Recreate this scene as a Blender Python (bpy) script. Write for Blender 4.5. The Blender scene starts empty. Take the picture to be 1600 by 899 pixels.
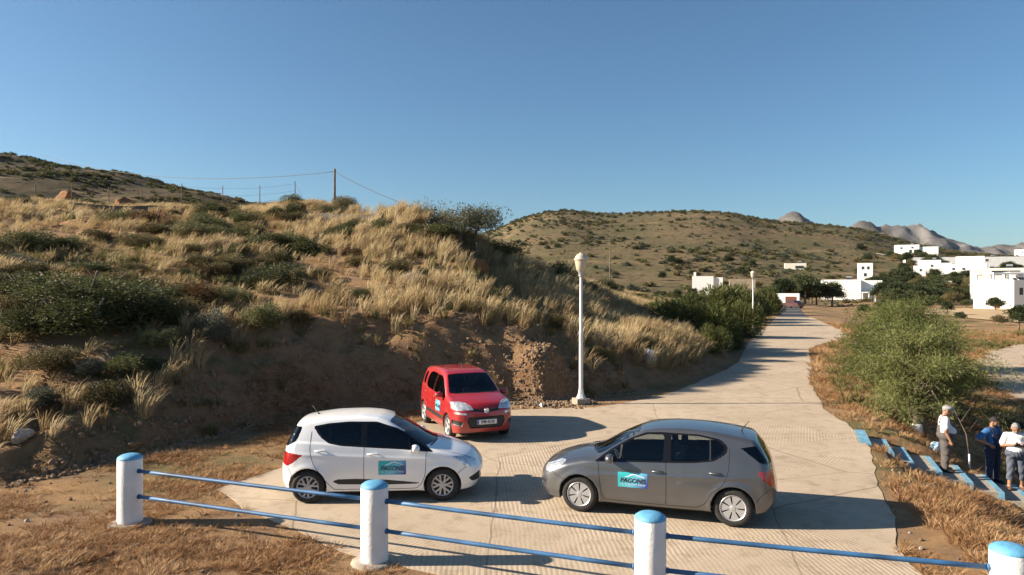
import bpy, bmesh, math, random
import numpy as np
from mathutils import Vector, Matrix, Euler
R = math.radians
rng = np.random.default_rng(7)
random.seed(7)
scn = bpy.context.scene
COL = scn.collection

# ------------------------------------------------------------------ camera, sky, sun, exposure
CAM_H = 3.85
cam_d = bpy.data.cameras.new('camera'); cam = bpy.data.objects.new('camera', cam_d); COL.objects.link(cam)
cam.location = (0, 0, CAM_H); cam.rotation_euler = (R(90), 0, 0)
cam_d.sensor_width = 36.0; cam_d.lens = 36.0 * 1100 / 1600
cam_d.clip_start = 0.1; cam_d.clip_end = 20000
scn.camera = cam

SUN_EL, SUN_AZ = 25.0, 181.0          # the sun stands to the left (-X): azimuth of the direction TO the sun, from +X counter-clockwise
sdir = Vector((math.cos(R(SUN_EL)) * math.cos(R(SUN_AZ)), math.cos(R(SUN_EL)) * math.sin(R(SUN_AZ)), math.sin(R(SUN_EL))))
sun_d = bpy.data.lights.new('sun', 'SUN'); sun = bpy.data.objects.new('sun', sun_d); COL.objects.link(sun)
sun_d.energy = 5.0; sun_d.angle = R(0.53); sun_d.color = (1.0, 0.87, 0.70)
sun.rotation_euler = sdir.to_track_quat('Z', 'Y').to_euler()
sun.location = (-60, 0, 40)

world = bpy.data.worlds.new('World'); scn.world = world; world.use_nodes = True
wn = world.node_tree.nodes; wl = world.node_tree.links
sky = wn.new('ShaderNodeTexSky'); sky.sky_type = 'NISHITA'; sky.sun_disc = False
sky.sun_elevation = R(SUN_EL); sky.sun_rotation = R(90 - SUN_AZ)
sky.air_density = 1.0; sky.dust_density = 0.6; sky.ozone_density = 5.2; sky.altitude = 0
tint = wn.new('ShaderNodeMix'); tint.data_type = 'RGBA'; tint.blend_type = 'MULTIPLY'; tint.inputs['Factor'].default_value = 1.0; tint.inputs['B'].default_value = (0.88, 1.0, 0.97, 1)
wl.new(sky.outputs[0], tint.inputs['A']); wl.new(tint.outputs['Result'], wn['Background'].inputs[0]); wn['Background'].inputs[1].default_value = 0.052
scn.view_settings.view_transform = 'Standard'; scn.view_settings.look = 'None'
scn.view_settings.exposure = 1.36; scn.view_settings.gamma = 1.0; scn.view_settings.use_curve_mapping = False
scn.cycles.max_bounces = 6; scn.cycles.transparent_max_bounces = 12

# ------------------------------------------------------------------ helpers
def sstep(a, b, x):
    t = np.clip((x - a) / (b - a), 0, 1); return t * t * (3 - 2 * t)

def link(o, parent=None):
    COL.objects.link(o)
    if parent is not None: o.parent = parent
    return o

def tag(o, label=None, cat=None, group=None, kind=None):
    if label: o['label'] = label
    if cat: o['category'] = cat
    if group: o['group'] = group
    if kind: o['kind'] = kind
    return o

def empty(name, loc=(0, 0, 0), rz=0.0):
    o = bpy.data.objects.new(name, None); o.location = loc; o.rotation_euler = (0, 0, rz)
    o.empty_display_size = 0.2
    return link(o)

def mesh_np(name, verts, faces, mats=None, smooth=True, normals=None, fmat=None):
    me = bpy.data.meshes.new(name)
    verts = np.asarray(verts, dtype=np.float32)
    if isinstance(faces, np.ndarray):
        n, k = faces.shape
        me.vertices.add(len(verts)); me.vertices.foreach_set('co', verts.ravel())
        me.loops.add(n * k); me.loops.foreach_set('vertex_index', faces.astype(np.int32).ravel())
        me.polygons.add(n)
        me.polygons.foreach_set('loop_start', np.arange(0, n * k, k, dtype=np.int32))
        me.update(calc_edges=True)
    else:
        me.from_pydata(verts.tolist(), [], faces); me.update()
    if mats is not None:
        for m in (mats if isinstance(mats, (list, tuple)) else [mats]): me.materials.append(m)
    if fmat is not None: me.polygons.foreach_set('material_index', np.asarray(fmat, dtype=np.int32))
    me.polygons.foreach_set('use_smooth', np.full(len(me.polygons), smooth, dtype=bool))
    me.validate()
    if normals is not None and len(normals) == len(me.vertices):
        me.normals_split_custom_set_from_vertices(np.asarray(normals, dtype=np.float32).tolist())
    me.update()
    return me

def obj(name, me, parent=None, loc=None, rot=None):
    o = bpy.data.objects.new(name, me)
    if loc is not None: o.location = loc
    if rot is not None: o.rotation_euler = rot
    return link(o, parent)

class MB:
    """collects simple solids into one mesh"""
    def __init__(s): s.bm = bmesh.new()
    def box(s, lo, hi, bev=0.0, M=None):
        c = [(a + b) / 2 for a, b in zip(lo, hi)]; d = [max(1e-4, b - a) for a, b in zip(lo, hi)]
        r = bmesh.ops.create_cube(s.bm, size=1.0)
        vs = r['verts']
        bmesh.ops.scale(s.bm, verts=vs, vec=d); bmesh.ops.translate(s.bm, verts=vs, vec=c)
        if M is not None: bmesh.ops.transform(s.bm, verts=vs, matrix=M)
        if bev > 0:
            es = list({e for v in vs for e in v.link_edges})
            bmesh.ops.bevel(s.bm, geom=es, offset=bev, segments=2, affect='EDGES', profile=0.6)
        return s
    def tube(s, pts, rad, seg=8, caps=True):
        pts = [Vector(p) for p in pts]; n = len(pts)
        rad = rad if isinstance(rad, (list, tuple)) else [rad] * n
        rings = []
        for i, p in enumerate(pts):
            t = (pts[min(i + 1, n - 1)] - pts[max(i - 1, 0)]).normalized()
            a = Vector((0, 0, 1)) if abs(t.z) < 0.9 else Vector((1, 0, 0))
            u = t.cross(a).normalized(); v = t.cross(u)
            rings.append([s.bm.verts.new(p + (u * math.cos(2 * math.pi * k / seg) + v * math.sin(2 * math.pi * k / seg)) * rad[i]) for k in range(seg)])
        for a, b in zip(rings, rings[1:]):
            for k in range(seg):
                s.bm.faces.new((a[k], a[(k + 1) % seg], b[(k + 1) % seg], b[k]))
        if caps:
            s.bm.faces.new(rings[0][::-1]); s.bm.faces.new(rings[-1])
        return s
    def lathe(s, prof, seg=24, M=None, closed=False):
        """prof: (radius, z) pairs turned about Z"""
        rings = []
        for r, z in prof:
            if r < 1e-6: rings.append([s.bm.verts.new((0, 0, z))])
            else: rings.append([s.bm.verts.new((r * math.cos(2 * math.pi * k / seg), r * math.sin(2 * math.pi * k / seg), z)) for k in range(seg)])
        prs = list(zip(rings, rings[1:])) + ([(rings[-1], rings[0])] if closed else [])
        for a, b in prs:
            for k in range(seg):
                k2 = (k + 1) % seg
                if len(a) == 1 and len(b) == 1: continue
                if len(a) == 1: s.bm.faces.new((a[0], b[k2], b[k]))
                elif len(b) == 1: s.bm.faces.new((a[k], a[k2], b[0]))
                else: s.bm.faces.new((a[k], a[k2], b[k2], b[k]))
        if M is not None: bmesh.ops.transform(s.bm, verts=[v for r in rings for v in r], matrix=M)
        return s
    def poly(s, pts, thick, M=None):
        """flat outline (x, y) extruded in z by thick"""
        a = [s.bm.verts.new((p[0], p[1], 0)) for p in pts]; b = [s.bm.verts.new((p[0], p[1], thick)) for p in pts]
        s.bm.faces.new(a[::-1]); s.bm.faces.new(b)
        for i in range(len(a)):
            j = (i + 1) % len(a); s.bm.faces.new((a[i], a[j], b[j], b[i]))
        if M is not None: bmesh.ops.transform(s.bm, verts=a + b, matrix=M)
        return s
    def build(s, name, mat, parent=None, loc=None, rot=None, smooth=False, data=False, angle=None):
        bmesh.ops.recalc_face_normals(s.bm, faces=s.bm.faces[:])
        me = bpy.data.meshes.new(name); s.bm.to_mesh(me); s.bm.free()
        if mat is not None: me.materials.append(mat)
        me.polygons.foreach_set('use_smooth', np.full(len(me.polygons), smooth or angle is not None, dtype=bool))
        if angle is not None: me.set_sharp_from_angle(angle=R(angle))
        if data: return me
        return obj(name, me, parent, loc, rot)

def copy_tree(o, parent=None):
    c = o.copy(); COL.objects.link(c); c.parent = parent
    for ch in o.children: copy_tree(ch, c)
    return c

def text_mesh(body, size, mat, align='CENTER', shear=0.0, bold=0.0, sx=1.0):
    cu = bpy.data.curves.new('lettering', 'FONT'); cu.body = body; cu.size = size; cu.align_x = align; cu.align_y = 'CENTER'
    cu.shear = shear; cu.offset = bold; cu.extrude = 0.0008; cu.resolution_u = 3
    t = bpy.data.objects.new('lettering_source', cu); COL.objects.link(t)
    dg = bpy.context.evaluated_depsgraph_get(); me = bpy.data.meshes.new_from_object(t.evaluated_get(dg))
    bpy.data.objects.remove(t); bpy.data.curves.remove(cu)
    me.materials.clear(); me.materials.append(mat)
    if sx != 1.0:
        for v in me.vertices: v.co.x *= sx
    return me

# value noise in numpy (for shapes, not colours)
_perm = np.random.default_rng(3).random((256, 256))
def vnoise(x, y):
    xi = np.floor(x).astype(int); yi = np.floor(y).astype(int); fx = x - xi; fy = y - yi
    fx = fx * fx * (3 - 2 * fx); fy = fy * fy * (3 - 2 * fy)
    p = lambda i, j: _perm[i & 255, j & 255]
    return (p(xi, yi) * (1 - fx) + p(xi + 1, yi) * fx) * (1 - fy) + (p(xi, yi + 1) * (1 - fx) + p(xi + 1, yi + 1) * fx) * fy
def fbm(x, y, oct=4, gain=0.5):
    s = 0; a = 1; t = 0
    for k in range(oct):
        s = s + a * (vnoise(x * 2 ** k + 17.3 * k, y * 2 ** k + 9.1 * k) - 0.5); t += a; a *= gain
    return s / t * 2

# ------------------------------------------------------------------ materials
def nt(m): return m.node_tree.nodes, m.node_tree.links
def mat_simple(name, col, rough=0.6, metal=0.0, coat=0.0, spec=0.5, var=0.0, vscale=6.0, bump=0.0, bscale=40.0, trans=0.0, sub=None):
    m = bpy.data.materials.new(name); m.use_nodes = True
    n, l = nt(m); b = n['Principled BSDF']
    b.inputs['Base Color'].default_value = (*col, 1); b.inputs['Roughness'].default_value = rough
    b.inputs['Metallic'].default_value = metal; b.inputs['Coat Weight'].default_value = coat
    b.inputs['Coat Roughness'].default_value = 0.04
    b.inputs['Specular IOR Level'].default_value = spec
    if trans: b.inputs['Transmission Weight'].default_value = trans
    tc = n.new('ShaderNodeTexCoord') if (var or bump) else None
    if var:
        t = n.new('ShaderNodeTexNoise'); t.inputs['Scale'].default_value = vscale; t.inputs['Detail'].default_value = 6
        l.new(tc.outputs['Object'], t.inputs['Vector'])
        mx = n.new('ShaderNodeMix'); mx.data_type = 'RGBA'
        mx.inputs['A'].default_value = tuple(max(0, c * (1 - var)) for c in col) + (1,)
        mx.inputs['B'].default_value = tuple(min(1, c * (1 + var)) for c in col) + (1,)
        rp = n.new('ShaderNodeMapRange'); rp.inputs['From Min'].default_value = 0.32; rp.inputs['From Max'].default_value = 0.68
        l.new(t.outputs['Fac'], rp.inputs['Value']); l.new(rp.outputs['Result'], mx.inputs['Factor'])
        l.new(mx.outputs['Result'], b.inputs['Base Color'])
    if bump:
        t = n.new('ShaderNodeTexNoise'); t.inputs['Scale'].default_value = bscale; t.inputs['Detail'].default_value = 4
        l.new(tc.outputs['Object'], t.inputs['Vector'])
        bp = n.new('ShaderNodeBump'); bp.inputs['Strength'].default_value = bump; bp.inputs['Distance'].default_value = 0.02
        l.new(t.outputs['Fac'], bp.inputs['Height']); l.new(bp.outputs['Normal'], b.inputs['Normal'])
    return m

def mat_foliage(name, cols, rough=0.65, scale=1.2, transl=0.25):
    """cols: list of colours mixed per instance / by position"""
    m = bpy.data.materials.new(name); m.use_nodes = True
    n, l = nt(m); b = n['Principled BSDF']; out = n['Material Output']
    b.inputs['Roughness'].default_value = rough; b.inputs['Specular IOR Level'].default_value = 0.25
    g = n.new('ShaderNodeNewGeometry'); t = n.new('ShaderNodeTexNoise'); t.inputs['Scale'].default_value = scale; t.inputs['Detail'].default_value = 3
    l.new(g.outputs['Position'], t.inputs['Vector'])
    oi = n.new('ShaderNodeObjectInfo')
    ri = n.new('ShaderNodeMath'); ri.operation = 'MULTIPLY_ADD'; ri.inputs[1].default_value = 0.5; l.new(oi.outputs['Random'], ri.inputs[0])
    rr = n.new('ShaderNodeMapRange'); rr.inputs['From Min'].default_value = 0.3; rr.inputs['From Max'].default_value = 0.7; rr.inputs['To Max'].default_value = 0.5
    l.new(t.outputs['Fac'], rr.inputs['Value']); l.new(rr.outputs['Result'], ri.inputs[2])
    isl = n.new('ShaderNodeMath'); isl.operation = 'MULTIPLY_ADD'; isl.inputs[1].default_value = 0.3; isl.inputs[2].default_value = -0.15
    l.new(g.outputs['Random Per Island'], isl.inputs[0])
    ad = n.new('ShaderNodeMath'); ad.operation = 'ADD'; l.new(ri.outputs[0], ad.inputs[0]); l.new(isl.outputs[0], ad.inputs[1])
    cr = n.new('ShaderNodeValToRGB'); cr.color_ramp.elements[0].color = (*cols[0], 1); cr.color_ramp.elements[-1].color = (*cols[-1], 1)
    cr.color_ramp.elements[0].position = 0.15; cr.color_ramp.elements[-1].position = 0.85
    for i, c in enumerate(cols[1:-1]):
        e = cr.color_ramp.elements.new(0.15 + 0.7 * (i + 1) / (len(cols) - 1)); e.color = (*c, 1)
    l.new(ad.outputs[0], cr.inputs['Fac']); l.new(cr.outputs['Color'], b.inputs['Base Color'])
    tr = n.new('ShaderNodeBsdfTranslucent'); l.new(cr.outputs['Color'], tr.inputs['Color'])
    mx = n.new('ShaderNodeMixShader'); mx.inputs[0].default_value = transl
    l.new(b.outputs[0], mx.inputs[1]); l.new(tr.outputs[0], mx.inputs[2]); l.new(mx.outputs[0], out.inputs['Surface'])
    return m
# ------------------------------------------------------------------ terrain
BASE = np.array([(-60, 6), (-30, 9), (-14.5, 11.0), (-9.9, 13.6), (-8.2, 16.6), (-7.2, 19.8), (-5.2, 22.2), (-2, 23.2), (1, 23.6), (2.8, 24.4), (4.6, 25.6),
                 (8.2, 29.8), (11.2, 36.5), (13.0, 42.5), (16.2, 50.5), (20.4, 61.5), (26.5, 75), (37, 104), (52, 142), (70, 190)], float)
BH = np.array([1.2, 1.3, 1.3, 1.35, 1.8, 2.5, 2.9, 2.9, 2.7, 2.4, 2.1, 1.8, 1.3, 1.1, 0.9, 0.6, 0.25, 0.02, 0.02, 0.02])     # height of the cut bank
BW = np.array([7, 7, 7.5, 7.0, 5.0, 3.4, 2.8, 2.8, 3.2, 4.0, 4.6, 4.6, 3.6,  2.6, 2.6, 3.0, 6.0, 10, 12, 12])                  # its width
REDGE = np.array([(5.6, -40), (5.8, 2), (6.3, 8), (6.9, 12.1), (7.4, 13.6), (8.8, 16.9), (9.3, 18.8), (10.1, 22.2), (12.1, 28.1), (16.4, 38.3), (18.9, 44.3), (26, 54),
                  (30.5, 66), (39, 91), (47, 112), (60, 145), (80, 195)], float)

STU = [-.5, 0.0, .42, 1.02, 1.64, 2.26, 2.88, 3.52, 4.16]; STO = (9.6, 17.9); STA = math.atan2(-.37, .93); STD = .18   # stairs: step edges along the flight, origin, bearing, drop
CONC = [(-5.6, 13.4), (-4.6, 12.2), (-3.6, 11.3), (-2.3, 10.1), (-.6, 9.2), (2.5, 8.0), (4.6, 6.6), (5.3, 8.6), (5.7, 10.4), (6.6, 12.3), (7.2, 13.8), (8.6, 16.9), (9.15, 18.8), (9.9, 22.2),
        (11.9, 28.1), (14.0, 33), (16.2, 38.3), (18.7, 44.3), (21.5, 48.5), (25.8, 54), (29.8, 64), (38.7, 91), (34.6, 92), (27.0, 73.6), (21.1, 60.1), (16.7, 49.5), (13.5, 41.3), (11.8, 36.5), (9.5, 32),
        (7.4, 28.3), (5.5, 25.2), (3.6, 23.3), (2.6, 22.5), (1.0, 22.3), (-.8, 21.9), (-2.4, 20.9), (-3.3, 19), (-4.0, 17), (-4.9, 15)]
def in_poly(P, x, y):
    x = np.asarray(x, float); y = np.asarray(y, float); c = np.zeros(x.shape, bool); n_ = len(P); j = n_ - 1
    for i in range(n_):
        xi, yi = P[i]; xj, yj = P[j]
        cond = ((yi > y) != (yj > y)); xx = (xj - xi) * (y - yi) / ((yj - yi) if yj != yi else 1e-12) + xi
        c ^= cond & (x < xx); j = i
    return c

def poly_dist(P, X, Y, vals=()):
    """signed distance (+ = left of the polyline's direction) and interpolated values at the nearest point"""
    best = np.full(X.shape, 1e9); sgn = np.ones(X.shape); outs = [np.zeros(X.shape) for _ in vals]
    for i in range(len(P) - 1):
        ax, ay = P[i]; dx, dy = P[i + 1] - P[i]; L2 = dx * dx + dy * dy
        t = np.clip(((X - ax) * dx + (Y - ay) * dy) / L2, 0, 1)
        ex = X - ax - t * dx; ey = Y - ay - t * dy; d = np.hypot(ex, ey)
        m = d < best - 1e-9
        best = np.where(m, d, best); sgn = np.where(m, np.where(dx * (Y - ay) - dy * (X - ax) >= 0, 1, -1), sgn)
        for o, v in zip(outs, vals): o[m] = (v[i] + (v[i + 1] - v[i]) * t)[m]
    return (best * sgn, *outs)

def height(X, Y, detail=True):
    X = np.asarray(X, float); Y = np.asarray(Y, float)
    s, bh, bw = poly_dist(BASE, X, Y, (BH, BW))
    s = s + (0.45 * fbm(X * 0.35, Y * 0.35, 3) if detail else 0)
    t = np.clip(s / bw, 0, 1); bank = bh * (1 - (1 - t) ** 1.9) * sstep(0, 0.12, t)
    up = np.maximum(s - bw, 0)
    fall = 1 - 0.75 * sstep(55, 170, Y)
    lft = sstep(-6, -24, X) if False else 1 - sstep(-26, -8, X)
    hill = (0.285 - 0.06 * lft) * fall * up
    cap = (7.0 - 0.9 * lft) * fall + 0.4
    hh = np.clip(0.5 + 0.5 * (cap - hill) / 2.5, 0, 1); hill = cap * (1 - hh) + hill * hh - 2.5 * hh * (1 - hh) * .8
    hill = np.maximum(hill, 0)
    zl = bank + hill + 2.0 * np.exp(-((X + 2.5) / np.where(X > -2.5, 8.0, 5.0)) ** 2 - ((Y - 41) / 4.5) ** 2) * sstep(3, 8, s)
    if detail: zl = zl + sstep(0.2, 3, s) * (0.28 * fbm(X * 0.22, Y * 0.22, 4) + 0.09 * fbm(X * 1.3, Y * 1.3, 3)) + sstep(0, .6, s) * (1 - sstep(.5, 1.3, t)) * (0.34 * fbm(X * 1.3, Y * 1.3, 4) + 0.16 * fbm(X * 4.0, Y * 4.0, 3))
    zl = zl + 1.0 * np.exp(-((X - 1.3) / .9) ** 2 - ((Y - 24.0) / 1.0) ** 2) * sstep(0, .7, s)
    (r,) = poly_dist(REDGE, X, Y); r = -r
    rw = 5.0 + 3.0 * sstep(20, 30, Y)
    drop = -2.1 * sstep(0.10, 1.0, r / rw) * (1 - sstep(30, 70, Y) * 0.55) + 0.9 * sstep(70, 150, Y) * sstep(4, 20, r)
    if detail: drop = drop + sstep(0.3, 2.5, r) * 0.10 * fbm(X * 0.8, Y * 0.8, 4)
    z = np.where(s > 0, zl, np.where(r > 0, drop, 0.0))
    if detail:
        flat = (s <= 0) & (r <= 0)
        under = in_poly(CONC, X, Y) & (np.abs(poly_dist(np.array(CONC + CONC[:1]), X, Y)[0]) > .3)
        z = z + np.where(flat, np.where(under, -.03, 0.006 * fbm(X * 0.9, Y * 0.9, 3)), 0)
    # trench for the stairs
    su = (X - STO[0]) * math.cos(STA) + (Y - STO[1]) * math.sin(STA); sv = -(X - STO[0]) * math.sin(STA) + (Y - STO[1]) * math.cos(STA)
    lev = np.interp(su, STU, [-.05 - STD * k for k in range(9)]); inside = sstep(-.75, -.45, su) * (1 - sstep(4.3, 5.0, su)) * sstep(-1.15, -.85, sv) * (1 - sstep(.85, 1.15, sv))
    z = np.where(inside > 0, np.minimum(z, z * (1 - inside) + (lev - 0.32) * inside), z)
    near = sstep(-.9, -.3, su) * (1 - sstep(4.3, 6.0, su)) * sstep(-4.5, -1.6, sv) * (1 - sstep(-.9, -.8, sv)) * (1 - sstep(0, .3, -r)) * sstep(0.0, .5, r)
    z = np.where(near > 0, np.minimum(z, z * (1 - near) + (lev - 0.07) * near), z)
    # low berm in front of the railing, bottom left
    fence = 9.85 - 0.365 * (X + 1.93)
    m = sstep(0.35, 1.6, fence - Y) * (1 - sstep(-2.5, 0.8, X))
    z = z + m * (0.10 + (0.16 * fbm(X * 0.9, Y * 0.9, 4) if detail else 0)) * (1 - sstep(3, 6, fence - Y))
    return z

def hz(x, y): return float(height(np.array([x]), np.array([y]))[0])

def spaced(lo, hi, fine_lo, fine_hi, step, grow):
    a = list(np.arange(fine_lo, fine_hi + 1e-6, step)); d = step
    while a[-1] < hi: d *= grow; a.append(a[-1] + d)
    d = step; b = [fine_lo]
    while b[-1] > lo: d *= grow; b.append(b[-1] - d)
    return np.array(b[:0:-1] + a)
gx = spaced(-6000, 6000, -24, 20, 0.2, 1.06); gy = spaced(-3000, 9000, 5, 46, 0.2, 1.05)
GX, GY = np.meshgrid(gx, gy, indexing='ij'); GZ = height(GX, GY)
far = sstep(160, 420, np.hypot(GX, GY)); GZ = GZ * (1 - far) - 2.0 * far
# the concrete sheets are laid just above this ground
ni, nj = GX.shape
idx = np.arange(ni * nj).reshape(ni, nj)
gf = np.stack([idx[:-1, :-1], idx[1:, :-1], idx[1:, 1:], idx[:-1, 1:]], -1).reshape(-1, 4)

def mat_ground():
    m = bpy.data.materials.new('dry_ground'); m.use_nodes = True; n, l = nt(m); b = n['Principled BSDF']
    b.inputs['Roughness'].default_value = 0.95; b.inputs['Specular IOR Level'].default_value = 0.15
    g = n.new('ShaderNodeNewGeometry')
    def noise(sc, det=6, ro=0.6):
        t = n.new('ShaderNodeTexNoise'); t.inputs['Scale'].default_value = sc; t.inputs['Detail'].default_value = det; t.inputs['Roughness'].default_value = ro
        l.new(g.outputs['Position'], t.inputs['Vector']); return t.outputs['Fac']
    def rng_(v, a, b_):
        r = n.new('ShaderNodeMapRange'); r.inputs['From Min'].default_value = a; r.inputs['From Max'].default_value = b_; l.new(v, r.inputs['Value']); return r.outputs['Result']
    def mix(f, A, B):
        x = n.new('ShaderNodeMix'); x.data_type = 'RGBA'
        for s_, v in (('A', A), ('B', B)):
            if isinstance(v, tuple): x.inputs[s_].default_value = (*v, 1)
            else: l.new(v, x.inputs[s_])
        l.new(f, x.inputs['Factor']); return x.outputs['Result']
    straw = mix(rng_(noise(2.2), .35, .65), (0.38, 0.235, 0.115), (0.27, 0.155, 0.07))
    soil = mix(rng_(noise(9, 8, .7), .3, .7), (0.20, 0.12, 0.07), (0.33, 0.215, 0.13))
    base = mix(rng_(noise(0.55), .42, .6), straw, soil)
    olive = mix(rng_(noise(0.16, 5), .5, .62), base, (0.15, 0.125, 0.055))
    sep = n.new('ShaderNodeSeparateXYZ'); l.new(g.outputs['Normal'], sep.inputs[0])
    steep = rng_(sep.outputs['Z'], 0.86, 0.70)
    clay = mix(rng_(noise(1.4, 7), .35, .65), (0.20, 0.108, 0.055), (0.31, 0.18, 0.092))
    pale = mix(rng_(noise(6.0, 7, .7), .45, .7), clay, (0.30, 0.21, 0.13))
    col = mix(steep, olive, pale)
    l.new(col, b.inputs['Base Color'])
    bp = n.new('ShaderNodeBump'); bp.inputs['Strength'].default_value = 0.9; bp.inputs['Distance'].default_value = 0.06
    ad = n.new('ShaderNodeMath'); ad.operation = 'ADD'; l.new(noise(7, 8, .75), ad.inputs[0]); l.new(noise(38, 4, .7), ad.inputs[1])
    l.new(ad.outputs[0], bp.inputs['Height']); l.new(bp.outputs['Normal'], b.inputs['Normal'])
    return m
M_GROUND = mat_ground()
ground = obj('ground', mesh_np('ground', np.stack([GX, GY, GZ], -1).reshape(-1, 3), gf, M_GROUND)); ground['kind'] = 'structure'

# ------------------------------------------------------------------ concrete road and parking apron
def chaikin(P, n=2, closed=True):
    P = np.asarray(P, float)
    for _ in range(n):
        Q = np.roll(P, -1, 0) if closed else P[1:]
        A = P if closed else P[:-1]
        N = np.empty((2 * len(A), 2)); N[0::2] = A * .75 + Q * .25; N[1::2] = A * .25 + Q * .75
        P = N if closed else np.vstack([P[:1], N, P[-1:]])
    return P
def slab(name, outline, mat, zoff, thick=0.12, rag=0.0, grid=0.5):
    P = np.asarray(outline, float)
    # resample the outline and roughen it a little
    seg = np.vstack([P, P[:1]]); L = np.hypot(*np.diff(seg, axis=0).T); cum = np.r_[0, np.cumsum(L)]
    tt = np.arange(0, cum[-1], grid * 0.5); Q = np.stack([np.interp(tt, cum, seg[:, 0]), np.interp(tt, cum, seg[:, 1])], -1)
    if rag: Q = Q + rag * np.stack([fbm(Q[:, 0] * 1.1, Q[:, 1] * 1.1 + 40, 4), fbm(Q[:, 0] * 1.1 + 80, Q[:, 1] * 1.1, 4)], -1)
    lo, hi = Q.min(0), Q.max(0)
    xs = np.arange(lo[0], hi[0], grid); ys = np.arange(lo[1], hi[1], grid); A, B = np.meshgrid(xs, ys); A = A.ravel(); B = B.ravel()
    dd = poly_dist(np.vstack([Q, Q[:1]]), A, B)[0]
    k = in_poly(Q, A, B) & (np.abs(dd) > grid * 0.3); pts = np.vstack([Q, np.stack([A[k], B[k]], -1)])
    from mathutils.geometry import delaunay_2d_cdt
    nq = len(Q); ed = [(i, (i + 1) % nq) for i in range(nq)]
    v, e, f, *_ = delaunay_2d_cdt([Vector(p) for p in pts], ed, [list(range(nq))], 1, 1e-5)
    v = np.array([tuple(p) for p in v]); z = np.zeros(len(v)) + zoff
    bm = bmesh.new(); vs = [bm.verts.new((p[0], p[1], zz)) for p, zz in zip(v, z)]
    for t in f:
        try: bm.faces.new([vs[i] for i in t])
        except ValueError: pass
    bmesh.ops.recalc_face_normals(bm, faces=bm.faces[:])
    if bm.faces[0].normal.z < 0: bmesh.ops.reverse_faces(bm, faces=bm.faces[:])
    be = [e_ for e_ in bm.edges if len(e_.link_faces) == 1]
    ex = bmesh.ops.extrude_edge_only(bm, edges=be); bmesh.ops.translate(bm, verts=[g_ for g_ in ex['geom'] if isinstance(g_, bmesh.types.BMVert)], vec=(0, 0, -thick))
    me = bpy.data.meshes.new(name); bm.to_mesh(me); bm.free(); me.materials.append(mat)
    return obj(name, me)

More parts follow.
